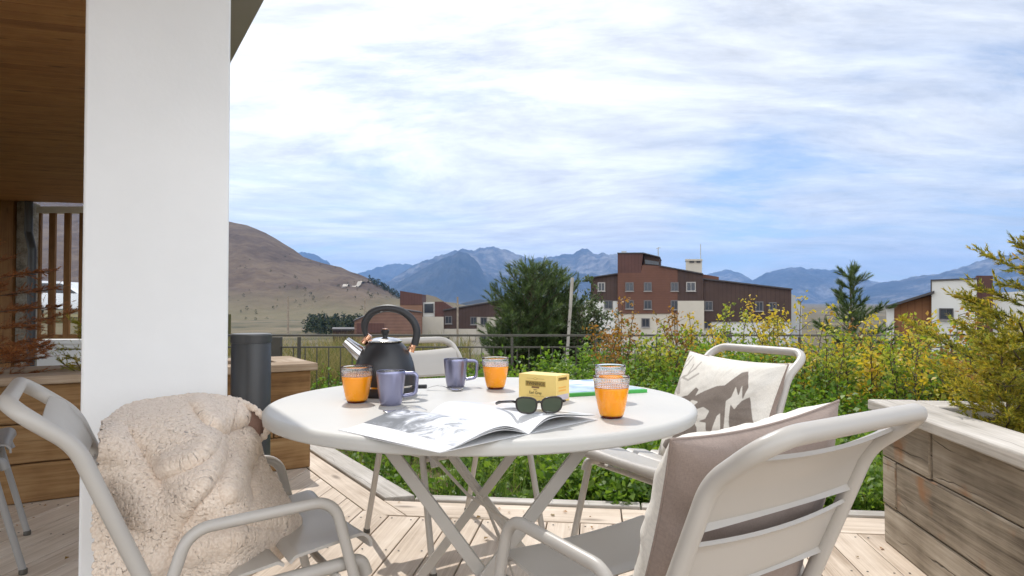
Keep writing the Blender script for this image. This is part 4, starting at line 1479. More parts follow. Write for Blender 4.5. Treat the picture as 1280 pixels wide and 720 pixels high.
def poly_mask(x, y, poly):
    inside = np.zeros(x.shape, bool)
    n = len(poly)
    for i in range(n):
        x0, y0 = poly[i]; x1, y1 = poly[(i + 1) % n]
        if y0 == y1:
            continue
        c = ((y0 > y) != (y1 > y)) & (x < (x1 - x0) * (y - y0) / (y1 - y0) + x0)
        inside ^= c
    return inside
def seg_dist(x, y, a, c):
    dx, dy = c[0] - a[0], c[1] - a[1]
    t = np.clip(((x - a[0]) * dx + (y - a[1]) * dy) / (dx * dx + dy * dy), 0, 1)
    return np.hypot(x - a[0] - t * dx, y - a[1] - t * dy)

def make_cushion(label, size=0.485, thick=0.085):
    root = empty('cushion', (0, 0, 0), 0, label, 'cushion', 'printed linen cushions')
    n = 170
    S, T_ = np.meshgrid(np.linspace(-1, 1, n), np.linspace(-1, 1, n), indexing='ij')
    prof = (np.maximum(0, 1 - np.abs(S) ** 2.6) * np.maximum(0, 1 - np.abs(T_) ** 2.6)) ** 0.46
    h = size / 2
    X = h * S * (1 - 0.075 * (1 - T_ ** 2) * np.abs(S) ** 3)
    Z = h * T_ * (1 - 0.075 * (1 - S ** 2) * np.abs(T_) ** 3)
    wr = np.zeros_like(S)
    for i in range(n):
        for j in range(n):
            s, t = S[i, j], T_[i, j]
            e = max(abs(s), abs(t))
            ang = math.atan2(t, s)
            wr[i, j] = 0.0045 * fbm(s, t, 2.2, 3, 3.0) + 0.0075 * e ** 3 * mnoise.fractal((ang * 4.5, e * 1.2, 3.1), 0.9, 2.0, 3)
    for nm, sg, mt in (('front_cover', 1, 'cushion'), ('back_cover', -1, 'cushion_back')):
        Yv = sg * (thick * prof + wr * (prof > 0.02) * np.minimum(1, prof * 3))
        P = np.stack([X, Yv, Z], 2)
        G = np.stack([X, Z, Yv], 2)
        if sg < 0:
            P, G = P[::-1], G[::-1]
        mb = MB(); mb.grid(P[::-1] if sg > 0 else P[::-1], G[::-1])
        o = mb.build(nm, mt, root, smooth=180)
        at = o.data.attributes.new('ink', 'FLOAT', 'POINT')
        k = np.zeros((n, n))
        if sg > 0:
            # the print, drawn on the cloth: s runs right to left as the sitter sees it
            s, t = (1 - S) / 2, (1 - T_) / 2
            TL, TR, BL, BR = (255, 95), (775, 165), (130, 600), (690, 450)
            x = (1 - s) * (1 - t) * TL[0] + s * (1 - t) * TR[0] + (1 - s) * t * BL[0] + s * t * BR[0]
            y = (1 - s) * (1 - t) * TL[1] + s * (1 - t) * TR[1] + (1 - s) * t * BL[1] + s * t * BR[1]
            for ox in (-1.6, 0.0, 1.6):
                for oy in (-1.6, 0.0, 1.6):
                    kk = np.zeros((n, n))
                    for q, pz in enumerate(PRINT):
                        kk = np.maximum(kk, poly_mask(x + ox, y + oy, pz) * (0.50 if q == 0 else 1.0))
                    for pl_ in ANTLER:
                        for a, c in zip(pl_[:-1], pl_[1:]):
                            kk = np.maximum(kk, (seg_dist(x + ox, y + oy, a, c) < 5.0) * 0.52)
                    k += kk / 9.0
            k = k[::-1]
        at.data.foreach_set('value', k.astype(np.float32).ravel())
    # piped seam
    per = [(X[i, 0], Z[i, 0]) for i in range(0, n, 3)] + [(X[-1, j], Z[-1, j]) for j in range(0, n, 3)] + \
          [(X[i, -1], Z[i, -1]) for i in range(n - 1, 0, -3)] + [(X[0, j], Z[0, j]) for j in range(n - 1, 0, -3)]
    mb = MB(); pth = [Vector((a, 0, c)) for a, c in per]; mb.tube(pth + pth[:1], 0.0026, 8, caps=False)
    mb.build('seam', 'cushion_back', root, smooth=60)
    return root

def set_on_chair(o, ch, lx, ly, lz, lean, roll=0.0, yaw=0.0):
    m = Matrix.LocRotScale(ch.location, ch.rotation_euler, None) @ Matrix.Translation((lx, ly, lz)) @ Matrix.Rotation(lean, 4, 'X') @ Matrix.Rotation(yaw, 4, 'Z') @ Matrix.Rotation(roll, 4, 'Y')
    o.location, rq, _ = m.decompose()
    o.rotation_euler = rq.to_euler()
cu1 = make_cushion('cream cushion with brown deer and mountain print on the chair by the green bed')
set_on_chair(cu1, chC, -0.035, -0.140, 0.588, rad(21), rad(-2))
cu2 = copy_tree(cu1); cu2['label'] = 'cushion in the right foreground chair showing its plain taupe back'
set_on_chair(cu2, chD, 0.062, -0.120, 0.580, rad(19), rad(-3))

# ------------------------------------------------------------------ fleece blanket on the left chair
def blanket():
    C = [
        [(128, 534, 1.62), (160, 513, 1.74), (205, 503, 1.82), (255, 499, 1.86), (292, 503, 1.89), (306, 510, 1.90), (312, 530, 1.89)],
        [(125, 560, 1.53), (165, 545, 1.60), (210, 533, 1.66), (255, 528, 1.72), (286, 535, 1.80), (312, 549, 1.82), (322, 572, 1.84)],
        [(123, 600, 1.54), (165, 588, 1.56), (210, 576, 1.57), (255, 568, 1.60), (284, 572, 1.68), (316, 588, 1.75), (344, 612, 1.79)],
        [(122, 650, 1.52), (165, 635, 1.53), (210, 622, 1.53), (255, 615, 1.51), (290, 612, 1.59), (325, 622, 1.68), (362, 638, 1.76)],
        [(123, 690, 1.49), (170, 680, 1.50), (215, 668, 1.50), (255, 660, 1.51), (295, 653, 1.53), (335, 650, 1.63), (371, 652, 1.73)],
        [(121, 745, 1.47), (170, 745, 1.47), (215, 740, 1.47), (252, 728, 1.49), (288, 711, 1.51), (330, 690, 1.62), (371, 669, 1.73)],
        [(121, 760, 1.54), (170, 760, 1.54), (215, 752, 1.54), (252, 738, 1.56), (288, 722, 1.57), (328, 702, 1.66), (366, 680, 1.75)],
    ]
    C = np.array(C, float)
    def cr(P, n):   # catmull-rom along axis 0
        m = P.shape[0]
        out_ = []
        for q in np.linspace(0, m - 1, n):
            i = min(int(q), m - 2); t = q - i
            a, b, c, d = P[max(i - 1, 0)], P[i], P[i + 1], P[min(i + 2, m - 1)]
            out_.append(0.5 * (2 * b + (c - a) * t + (2 * a - 5 * b + 4 * c - d) * t * t + (3 * b - a - 3 * c + d) * t ** 3))
        return np.array(out_)
    n = 300
    G = cr(C, n).transpose(1, 0, 2)
    G = cr(G, n).transpose(1, 0, 2)
    x, y = G[..., 0], G[..., 1]
    def pl_dist(pts):
        d = np.full(x.shape, 1e9)
        for a, c in zip(pts[:-1], pts[1:]):
            d = np.minimum(d, seg_dist(x, y, a, c))
        return d
    hem = [(276, 548), (274, 566), (268, 592), (256, 610), (240, 628), (222, 655), (205, 700), (198, 740)]
    side_ = poly_mask(x, y, hem + [(60, 760), (60, 400), (330, 400), (282, 530)])
    d = pl_dist(hem)
    sdn = np.where(side_, d, -d)
    up_ = 1 / (1 + np.exp(-sdn / 1.6))
    off = up_ * 0.018 * np.exp(-d / 60) - (1 - up_) * 0.012 * np.exp(-(d / 10) ** 2)
    off *= np.clip((700 - y) / 60, 0.25, 1)
    off += -0.026 * np.exp(-(pl_dist([(216, 594), (240, 588), (256, 578), (266, 566), (270, 552)]) / 5.0) ** 2)
    off += 0.012 * np.exp(-(pl_dist([(214, 584), (240, 575), (254, 565), (258, 552)]) / 9.0) ** 2)
    off += 0.020 * np.exp(-(pl_dist([(312, 555), (302, 575), (290, 600), (286, 616)]) / 9.0) ** 2)
    off += -0.020 * np.exp(-(pl_dist([(320, 570), (310, 590), (307, 610), (312, 630)]) / 5.0) ** 2)
    off += -0.022 * np.exp(-(pl_dist([(244, 520), (256, 536), (272, 544), (290, 541), (304, 536)]) / 6.0) ** 2)
    off += 0.016 * np.exp(-(pl_dist([(250, 510), (268, 526), (296, 522)]) / 10.0) ** 2)
    off += 0.014 * np.exp(-(pl_dist([(140, 550), (160, 590), (180, 640), (190, 700)]) / 22.0) ** 2)
    off += -0.014 * np.exp(-(pl_dist([(158, 548), (186, 580), (205, 605)]) / 10.0) ** 2)
    off += 0.012 * np.exp(-(pl_dist([(240, 690), (290, 672), (350, 655)]) / 12.0) ** 2)
    off += -0.020 * np.exp(-(pl_dist([(262, 668), (300, 660), (345, 662)]) / 6.0) ** 2) 
    Y = G[..., 2] - 1.7 * off
    P = np.zeros((n, n, 3))
    c, s = math.cos(PITCH), math.sin(PITCH)
    rx, ry = (x - 640) / F, (360 - y) / F
    dy = c - ry * s
    P[..., 0] = rx * Y / dy; P[..., 1] = Y; P[..., 2] = CAM_H + (s + ry * c) * Y / dy
    P[..., 2] = np.maximum(P[..., 2], 0.36)
    # normals and curly pile
    du = np.gradient(P, axis=0); dv = np.gradient(P, axis=1)
    N = np.cross(dv, du)
    N /= np.maximum(np.linalg.norm(N, axis=2, keepdims=True), 1e-9)
    if N[n // 2, n // 2, 1] > 0:
        N = -N
    pile = np.zeros((n, n))
    for i in range(n):
        for j in range(n):
            q = P[i, j]
            w = mnoise.noise_vector((q[0] * 60, q[1] * 60, q[2] * 60)) * 0.6
            v = mnoise.noise((q[0] * 105 + w.x, q[1] * 105 + w.y, q[2] * 105 + w.z))
            b_ = mnoise.noise((q[0] * 14, q[1] * 14, q[2] * 14))
            v2 = mnoise.noise((q[0] * 230 + 9, q[1] * 230, q[2] * 230))
            pile[i, j] = 0.0013 * v + 0.0010 * v2 + 0.004 * b_
    P = P + N * pile[..., None]
    o0 = Vector((-0.75, 1.62, 0.42))
    root = empty('fleece_blanket', o0, 0, 'cream curly fleece throw slung over the left foreground armchair', 'blanket')
    m, nn, oo = new_mat('fleece')
    co = nd(nn, 'TexCoord').outputs['Object']
    wn = nd(nn, 'TexNoise', {'Vector': co, 'Scale': 60.0, 'Detail': 2.0})
    cw = nd(nn, 'VectorMath', {0: co, 1: nd(nn, 'VectorMath', {0: wn.outputs['Color'], 'Scale': 0.012}, operation='SCALE').outputs[0]}, operation='ADD').outputs[0]
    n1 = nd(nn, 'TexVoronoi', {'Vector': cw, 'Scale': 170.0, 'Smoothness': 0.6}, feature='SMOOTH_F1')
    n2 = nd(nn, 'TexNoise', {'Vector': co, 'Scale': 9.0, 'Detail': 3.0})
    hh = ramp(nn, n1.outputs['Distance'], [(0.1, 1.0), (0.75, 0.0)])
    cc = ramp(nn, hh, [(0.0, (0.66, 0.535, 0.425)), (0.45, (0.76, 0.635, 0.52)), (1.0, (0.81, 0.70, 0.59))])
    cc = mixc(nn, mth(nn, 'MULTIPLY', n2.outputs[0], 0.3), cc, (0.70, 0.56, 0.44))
    bs = nd(nn, 'BsdfPrincipled', {'Base Color': cc, 'Roughness': 1.0, 'Specular IOR Level': 0.0, 'Sheen Weight': 0.3, 'Sheen Roughness': 0.6, 'Normal': bump(nn, hh, 0.36, 0.0035)})
    link(nn, bs.outputs[0], oo.inputs[0])
    M['fleece'] = m
    mb = MB(); mb.grid(P - np.array(o0))
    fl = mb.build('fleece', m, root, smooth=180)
    md = fl.modifiers.new('solid', 'SOLIDIFY'); md.thickness = 0.018; md.offset = -1
    # turned corner with the suede underside, rolled over the arm
    def pt(a, b_, Yq):
        return at_y(a, b_, Yq) - o0
    A = [[(298, 505, 1.90), (312, 510, 1.88), (326, 518, 1.87), (332, 526, 1.87)], [(299, 520, 1.865), (312, 524, 1.85), (325, 530, 1.85), (331, 537, 1.86)], [(302, 540, 1.85), (313, 541, 1.83), (323, 544, 1.83), (330, 548, 1.86)]]
    A = np.array(A, float)
    Q = cr(A, 20).transpose(1, 0, 2); Q = cr(Q, 24).transpose(1, 0, 2)
    R = np.zeros(Q.shape)
    for i in range(Q.shape[0]):
        for j in range(Q.shape[1]):
            R[i, j] = pt(*Q[i, j])
    mb = MB(); mb.grid(R); sd_ = mb.build('suede_underside', 'suede', root, smooth=180)
    md = sd_.modifiers.new('solid', 'SOLIDIFY'); md.thickness = 0.008; md.offset = 1
    def roll(path, r):
        path = smooth_path([pt(*q) for q in path], 14)
        mb = MB(); mb.tube(path, [r * (1 + 0.12 * math.sin(i * .9)) for i in range(len(path))], 40)
        V = []
        for i, v in enumerate(mb.v):
            q = Vector(v)
            k = mnoise.noise(q * 105) ; k2 = mnoise.noise(q * 40)
            ctr = path[min(i // 40, len(path) - 1)]
            V.append(tuple(q + (q - ctr).normalized() * (0.0035 * k + 0.003 * k2)))
        mb.v = V
        mb.g = V
        return mb.build('rolled_hem', m, root, smooth=180)
    roll([(296, 506, 1.885), (310, 508, 1.87), (322, 514, 1.86), (331, 524, 1.855), (333, 538, 1.85), (326, 549, 1.845), (314, 552, 1.835), (303, 547, 1.84)], 0.0085)
blanket()

# ================================================================== VEGETATION
M['herb'] = leafmat('herb', [(0.2, (0.05, 0.11, 0.015)), (0.5, (0.115, 0.205, 0.025)), (0.8, (0.20, 0.29, 0.04))], 0.42)
M['blade'] = leafmat('blade', [(0.2, (0.05, 0.10, 0.015)), (0.6, (0.11, 0.19, 0.03)), (0.9, (0.24, 0.22, 0.08))], 0.3)
M['hay'] = leafmat('hay', [(0.2, (0.08, 0.11, 0.025)), (0.5, (0.18, 0.165, 0.055)), (0.85, (0.31, 0.245, 0.115))], 0.3, tint=(1, .95, .7))
M['gold'] = leafmat('gold', [(0.15, (0.16, 0.19, 0.025)), (0.4, (0.40, 0.34, 0.035)), (0.65, (0.55, 0.42, 0.045)), (0.92, (0.40, 0.20, 0.04))], 0.4, tint=(1, .95, .5))
M['lime'] = leafmat('lime', [(0.15, (0.09, 0.16, 0.02)), (0.5, (0.25, 0.30, 0.035)), (0.85, (0.46, 0.40, 0.05))], 0.4)
M['rust'] = leafmat('rust', [(0.15, (0.12, 0.10, 0.02)), (0.45, (0.26, 0.14, 0.03)), (0.7, (0.34, 0.15, 0.035)), (0.95, (0.38, 0.28, 0.05))], 0.4, tint=(1, .9, .5))
M['pine_needles'] = leafmat('pine_needles', [(0.15, (0.028, 0.050, 0.018)), (0.5, (0.065, 0.105, 0.034)), (0.85, (0.14, 0.185, 0.06))], 0.22)
M['grey_green'] = leafmat('grey_green', [(0.15, (0.035, 0.055, 0.022)), (0.5, (0.075, 0.105, 0.045)), (0.85, (0.14, 0.17, 0.085))], 0.25)
M['yew'] = leafmat('yew', [(0.12, (0.08, 0.11, 0.018)), (0.42, (0.23, 0.225, 0.028)), (0.72, (0.46, 0.35, 0.04)), (0.94, (0.38, 0.16, 0.04))], 0.4)
M['dead_frond'] = leafmat('dead_frond', [(0.15, (0.10, 0.045, 0.015)), (0.5, (0.26, 0.09, 0.028)), (0.85, (0.36, 0.16, 0.05))], 0.3, tint=(1, .8, .5))
M['twig'] = paint('twig', (0.075, 0.05, 0.035), 0.85, var=0.3, scale=20)

EDGE_A = Vector((-0.49, 3.51, 0))
EDGE_N = Vector((U.y, -U.x, 0))
def in_bed(x, y):
    """distance inside the planting bed (negative outside)"""
    d1 = (Vector((x, y, 0)) - EDGE_A).dot(EDGE_N) - 0.06
    d2 = Vector((x, y, 0)).dot(DD) - 3.56
    if x > 1.75 and y < 3.9:
        d2 = min(d2, y - 3.35)
    return min(d1, d2)

def ground_cover():
    Cs, Ds, Ns, Ls, Ws = [], [], [], [], []
    n = 0
    while n < 2300:
        y = 3.5 + 5.3 * random.random() ** 1.35
        x = random.uniform(-0.46, 0.95) * y
        d = in_bed(x, y)
        if d < 0.02:
            continue
        patch = fbm(x, y, 1.1, 3, 8.0)
        # bare strip near the mitre boards
        dd = (Vector((x, y, 0)) - EDGE_A).dot(EDGE_N)
        if dd < 0.85 and y < 5.6 and random.random() > 0.16 + 0.5 * max(0, dd - .25):
            n += 0.3
            continue
        n += 1
        h = (0.10 + 0.10 * random.random() + 0.20 * min(1, d / 1.1) + 0.32 * sstep(1.2, 3.2, d)) * (1 + 0.55 * patch)
        h = max(0.06, h)
        r = 0.09 + 0.09 * random.random()
        k = int((34 + 26 * random.random() + (16 if y < 5 else 0)) * (1 + 0.7 * sstep(1.2, 3.0, d)))
        v = rnd_dirs(k)
        v[:, 2] = np.abs(v[:, 2])
        q = RNG.random((k, 1)) ** 0.4
        c = np.array([x, y, gz(x, y) - 0.01]) + v * q * np.array([r, r, h])
        c[:, 2] += 0.04 * h
        Cs.append(c)
        dv = v * np.array([1, 1, .4]) + RNG.normal(size=(k, 3)) * 0.55
        Ds.append(dv)
        Ns.append(np.array([0, 0, 1.0]) + RNG.normal(size=(k, 3)) * 0.55)
        L = (0.026 + 0.026 * RNG.random(k)) * (1.0 + 0.03 * y)
        Ls.append(L); Ws.append(L * (0.55 + 0.25 * RNG.random(k)))
    V = leaf_quads(np.concatenate(Cs), np.concatenate(Ds), np.concatenate(Ns), np.concatenate(Ls), np.concatenate(Ws))
    o = mesh_np('leafy_ground_cover', V, 4, 'herb')
    tag(o, 'lush leafy green ground cover filling the bed behind the deck', 'ground cover', kind='stuff')

def blades(name, pts, h0, h1, w, mat, label, lean=0.35):
    n = len(pts)
    B = np.array(pts)
    d = RNG.normal(size=(n, 3)) * lean
    d[:, 2] = 1
    d = unit_rows(d)
    L = (h0 + (h1 - h0) * RNG.random(n)).reshape(-1, 1)
    bend = RNG.normal(size=(n, 3)) * 0.35
    bend[:, 2] = -0.15
    side_ = unit_rows(np.cross(d, RNG.normal(size=(n, 3))))
    m1 = B + d * L * .55
    tip = B + d * L + bend * L * .5
    w = w * (0.6 + 0.8 * RNG.random((n, 1)))
    V = np.stack([B - side_ * w, B + side_ * w, m1 + side_ * w * .7, m1 - side_ * w * .7, m1 - side_ * w * .7, m1 + side_ * w * .7, tip + side_ * w * .1, tip - side_ * w * .1], 1).reshape(-1, 3)
    o = mesh_np(name, V, 4, mat)
    tag(o, label, 'grass', kind='stuff')
ground_cover()
pts = []
while len(pts) < 9000:
    y = 3.5 + 5.5 * random.random() ** 1.6
    x = random.uniform(-0.48, 0.95) * y
    if in_bed(x, y) < 0.0:
        continue
    w = 0.25 + (0.75 if 0.40 < x / y < 0.60 and y < 6 else 0) + 0.5 * max(0, fbm(x, y, 0.9, 3, 2.0))
    if random.random() < w:
        pts.append((x, y, gz(x, y) - .01))
blades('meadow_grass', pts, 0.07, 0.30, 0.0028, 'blade', 'tufts of green grass among the leafy bed')
pts = []
while len(pts) < 14000:
    y = random.uniform(9.3, 16)
    x = random.uniform(-0.52, -0.06) * y
    if fbm(x, y, 0.45, 3, 1.0) + 0.15 > random.uniform(-0.4, 0.4) * .9:
        pts.append((x, y, gz(x, y) - .02 + (0.25 * sstep(11, 14, y))))
blades('hay_grass', pts, 0.15, 0.62, 0.005, 'hay', 'tall dry grass bank beyond the railing')
pts = []
while len(pts) < 3500:
    y = random.uniform(9.3, 15)
    x = random.uniform(-0.10, 0.95) * y
    pts.append((x, y, gz(x, y) - .02))
blades('rough_grass', pts, 0.2, 0.7, 0.006, 'blade', 'rough grass strip growing behind the young shrubs')

def stem_mesh(paths, name, mat, parent, n=6):
    b = MB()
    for p, r0, r1 in paths:
        b.tube(p, [r0 + (r1 - r0) * i / (len(p) - 1) for i in range(len(p))], n)
    return b.build(name, mat, parent, smooth=60)

def wavy(a, d, L, n, wob):
    a = Vector(a); d = Vector(d).normalized()
    out_ = [a.copy()]
    p = a.copy()
    for i in range(n):
        d = (d + Vector((random.gauss(0, wob), random.gauss(0, wob), random.gauss(0, wob * .5) + 0.02))).normalized()
        p = p + d * (L / n)
        out_.append(p.copy())
    return out_

def sapling(px, top, Y, mat, label, spread=0.30, stems=4, nl=520, leaf=0.042, name='young_shrub', group='young autumn shrubs along the railing', zbase=None):
    c = at_y(px, top, Y)
    z0 = gz(c.x, Y) - 0.02 if zbase is None else zbase
    H = c.z - z0
    root = empty(name, (c.x, Y, z0), random.uniform(0, 6.28), label, 'shrub', group)
    paths, tips = [], []
    for s in range(stems):
        lean = 0.0 if s == 0 else spread / H * random.uniform(.3, .9)
        a = random.uniform(0, 6.28)
        h = H * (0.97 if s == 0 else random.uniform(.55, .92))
        p = wavy((random.gauss(0, .03), random.gauss(0, .03), 0), (math.cos(a) * lean, math.sin(a) * lean, 1), h, 9, 0.07)
        paths.append((p, 0.008, 0.003))
        for k in range(2, 10):
            for _ in range(2):
                a2 = random.uniform(0, 6.28)
                el = random.uniform(.2, .9)
                L = spread * random.uniform(.35, 1.0) * (1.15 - 0.75 * k / 9)
                q = wavy(p[k], (math.cos(a2), math.sin(a2), el), L, 4, 0.14)
                paths.append((q, 0.003, 0.0015))
                tips += q[1:]
        tips += p[3:]
    T_ = np.array([tuple(q) for q in tips])
    # leaves gather in uneven bunches: some twigs are bare
    wgt = RNG.random(len(T_)) ** 2.2 + 0.03
    pick = RNG.choice(len(T_), nl, p=wgt / wgt.sum())
    C = T_[pick] + RNG.normal(size=(nl, 3)) * 0.030
    D = RNG.normal(size=(nl, 3)); D[:, 2] -= 0.25
    N = RNG.normal(size=(nl, 3)) * .7 + np.array([0, 0, 0.8])
    L = leaf * (0.6 + 0.7 * RNG.random(nl))
    mesh_np('foliage', leaf_quads(C, D, N, L, L * .62), 4, mat, root)
    stem_mesh(paths, 'stems', 'twig', root, 5)
    return root

SAP = [
    (830, 412, 6.6, 'lime', 'low leafy lime shrub behind the table right of the tea box'),
    (905, 404, 6.9, 'gold', 'low gold shrub between the two lime yellow shrubs'),
    (1030, 410, 6.0, 'lime', 'low lime shrub right of the chair back with the deer cushion'),
    (1088, 414, 5.6, 'gold', 'low gold shrub at the left end of the right planter'),
    (1140, 418, 5.2, 'lime', 'low olive shrub directly behind the planter corner'),
    (1172, 410, 5.0, 'gold', 'low gold shrub behind the planter rim left of the conifer'),
    (1236, 398, 5.0, 'lime', 'dense lime shrub behind the conifer trunk'),
    (757, 396, 7.0, 'rust', 'small rust brown shrub just right of the pine'),
    (778, 374, 7.6, 'rust', 'tall rust and gold shrub in front of the brown building'),
    (815, 404, 7.2, 'lime', 'low lime green shrub between the rust and gold shrubs'),
    (846, 386, 7.5, 'rust', 'brownish gold shrub below the pale wall of the brown building'),
    (868, 392, 7.9, 'gold', 'slim gold shrub in front of the pale building corner'),
    (893, 378, 7.6, 'lime', 'lime yellow shrub behind the deer cushion'),
    (926, 381, 7.8, 'lime', 'yellow green shrub above the deer cushion'),
    (958, 392, 7.0, 'gold', 'gold shrub above the chair with the deer cushion'),
    (984, 366, 7.1, 'gold', 'tallest bright yellow shrub at the end of the brown building'),
    (1006, 372, 6.6, 'gold', 'bright yellow shrub above the right corner of the chair back'),
    (1040, 393, 6.9, 'gold', 'yellow shrub left of the small dark pine'),
    (1072, 402, 6.4, 'lime', 'yellow green shrub in front of the small dark pine'),
    (1102, 400, 7.2, 'rust', 'reddish shrub right of the small dark pine'),
    (1126, 392, 6.3, 'lime', 'tall lime shrub below the sloping roof of the white house'),
    (1150, 398, 5.8, 'gold', 'gold shrub in front of the white house'),
    (1182, 388, 6.2, 'lime', 'olive shrub below the white house window'),
    (1215, 384, 5.4, 'rust', 'brown shrub between the white house and the conifer'),
    (1262, 372, 6.0, 'gold', 'gold shrub at the right edge behind the conifer'),
]
for q in SAP:
    sapling(q[0], q[1], q[2], q[3], q[4], spread=random.uniform(.26, .38), stems=random.choice((4, 5, 5)), nl=random.choice((620, 760, 900)))

def conifer(name, base, H, W, mat, label, n_whorl, per, shoot, need_len, need_w, group=None, ang=48, up=0.55, per_needles=46, trunk_r=0.03, lean=(0, 0), crown0=0.08, droop=0.0, jag=0.35, frond=0.0, cone=0.5):
    root = empty(name, base, 0, label, 'tree', group)
    tr = [Vector((lean[0] * t * H + 0.012 * math.sin(5 * t), lean[1] * t * H, t * H)) for t in np.linspace(0, 1, 9)]
    paths = [(tr, trunk_r, trunk_r * .25)]
    B, T_ = [], []
    def tpos(t):
        return Vector((lean[0] * t * H, lean[1] * t * H, t * H))
    for w in range(n_whorl):
        t = crown0 + (0.97 - crown0) * w / (n_whorl - 1)
        rad_ = W / 2 * (1 - t) ** cone * (0.55 + 0.45 * min(1, (t - crown0) / .15 + .4))
        k = max(2, int(per * (1 - 0.45 * t)))
        a0 = random.uniform(0, 6.28)
        for i in range(k):
            a = a0 + 6.28 * i / k + random.gauss(0, .25)
            L = max(0.04 * H, rad_ * (1 + random.uniform(-jag, jag)))
            d = Vector((math.cos(a), math.sin(a), up * random.uniform(.3, 1.1) - droop))
            p = wavy(tpos(t), d, L * 1.12, 5, 0.09)
            paths.append((p, trunk_r * .32 * (1 - .6 * t), 0.003))
            if frond:
                for s in range(max(5, int(L / 0.022))):
                    f = 0.22 + 0.76 * s / max(5, int(L / 0.022))
                    x = f * 5
                    i0 = min(4, int(x)); q = p[i0].lerp(p[i0 + 1], x - i0)
                    axis = (p[min(5, i0 + 1)] - p[max(0, i0 - 1)]).normalized()
                    sd = axis.cross(Vector((0, 0, 1))).normalized() * (1 if s % 2 else -1)
                    dv = (axis * .75 + sd * .8 + Vector((0, 0, random.gauss(0.05, .16)))).normalized()
                    l = frond * L * (1.12 - f) * random.uniform(.6, 1.2) + .02
                    e_ = q + dv * l
                    B.append(tuple(q)); T_.append(tuple(e_))
                    for _ in range(2):
                        fq = q.lerp(e_, random.uniform(.35, .8))
                        B.append(tuple(fq)); T_.append(tuple(fq + (dv + Vector((random.gauss(0, .6), random.gauss(0, .6), random.gauss(0, .25)))).normalized() * l * .5))
            m = max(3, int(L / (shoot * .45)))
            for s in range(m):
                f = 0.30 + 0.70 * s / max(1, m - 1)
                x = f * 5
                i0 = min(4, int(x)); q = p[i0].lerp(p[i0 + 1], x - i0)
                axis = (p[min(5, i0 + 1)] - p[max(0, i0 - 1)]).normalized()
                for _ in range(2):
                    dv = (axis * 0.9 + Vector((random.gauss(0, .55), random.gauss(0, .55), abs(random.gauss(0, .4)) * (1 - droop) + 0.15 * up))).normalized()
                    B.append(tuple(q)); T_.append(tuple(q + dv * shoot * random.uniform(.6, 1.15)))
    for _ in range(5):
        dv = Vector((random.gauss(0, .12), random.gauss(0, .12), 1)).normalized()
        q = tpos(random.uniform(.9, 1.0))
        B.append(tuple(q)); T_.append(tuple(q + dv * shoot * 1.2))
    V = needles(np.array(B), np.array(T_), per_needles, need_len, need_w, ang)
    stem_mesh(paths, 'trunk', 'bark', root, 7)
    mesh_np('foliage', V, 3, mat, root)
    return root

def gpt(px, Y):
    x = (px - 640) / F * Y
    return (x, Y, gz(x, Y) - .03)
def Hof(px, py, Y):
    return at_y(px, py, Y).z - gpt(px, Y)[2]
conifer('pine_tree', gpt(664, 10.4), Hof(664, 338, 10.4), 1.6, 'pine_needles', 'bushy dark pine with a tall leader in front of the mountains', 16, 9, 0.17, 0.08, 0.008, 'pines beyond the leafy bed', up=0.9, lean=(0.004, 0), trunk_r=.045)
conifer('pine_tree', gpt(694, 10.9), Hof(694, 346, 10.9), 1.4, 'pine_needles', 'second dark pine leaning right of the tallest one', 14, 9, 0.17, 0.08, 0.008, 'pines beyond the leafy bed', up=1.0, trunk_r=.04)
conifer('pine_tree', gpt(640, 10.0), Hof(640, 386, 10.0), 1.05, 'pine_needles', 'low dark pine at the left foot of the tallest one', 9, 8, 0.16, 0.08, 0.008, 'pines beyond the leafy bed', up=0.5, trunk_r=.03)
conifer('pine_tree', gpt(1064, 11.5), Hof(1064, 344, 11.5), 1.05, 'pine_needles', 'slim dark pine standing left of the white house', 10, 6, 0.19, 0.085, 0.011, None, up=1.0, trunk_r=.035, jag=.5, per_needles=60)
# grey green deciduous shrub beside the pines
sapling(738, 352, 10.6, 'grey_green', 'tall loose grey green shrub right of the pines', spread=.55, stems=6, nl=2600, leaf=0.05, name='tall_shrub', group=None)
sapling(722, 368, 10.2, 'grey_green', 'shorter grey green shrub against the pine', spread=.45, stems=5, nl=1700, leaf=0.05, name='tall_shrub', group=None)
# yew like conifer in the right planter, dead fronds in the left planter
conifer('young_conifer', (2.02, 2.62, 0.48), 0.86, 0.80, 'yew', 'yellow green conifer growing in the right planter', 13, 5, 0.05, 0.019, 0.0072, None, up=0.85, per_needles=13, trunk_r=.012, crown0=.05, jag=.5, frond=0.36, cone=0.7)
conifer('young_conifer', (1.80, 2.50, 0.48), 0.40, 0.36, 'yew', 'low brownish conifer at the front rim of the right planter', 8, 6, 0.045, 0.016, 0.0046, None, up=0.5, per_needles=24, trunk_r=.008, crown0=.05, jag=.5, frond=0.42)
lp = P1 - Vv * 1.66 + U * 0.30
conifer('dried_conifer', (lp.x, lp.y, 0.54), 0.80, 0.85, 'dead_frond', 'orange brown dried conifer in the planter by the timber wall', 9, 6, 0.075, 0.016, 0.0035, None, up=0.15, per_needles=24, trunk_r=.012, crown0=.08, jag=.5, frond=0.40)
lp = P1 - Vv * 1.20 + U * 0.30
conifer('dried_conifer', (lp.x, lp.y, 0.54), 0.36, 0.45, 'yew', 'thin olive conifer twig beside the white pillar', 5, 4, 0.06, 0.016, 0.003, None, up=0.5, per_needles=20, trunk_r=.008, crown0=.2, jag=.5, frond=0.3)

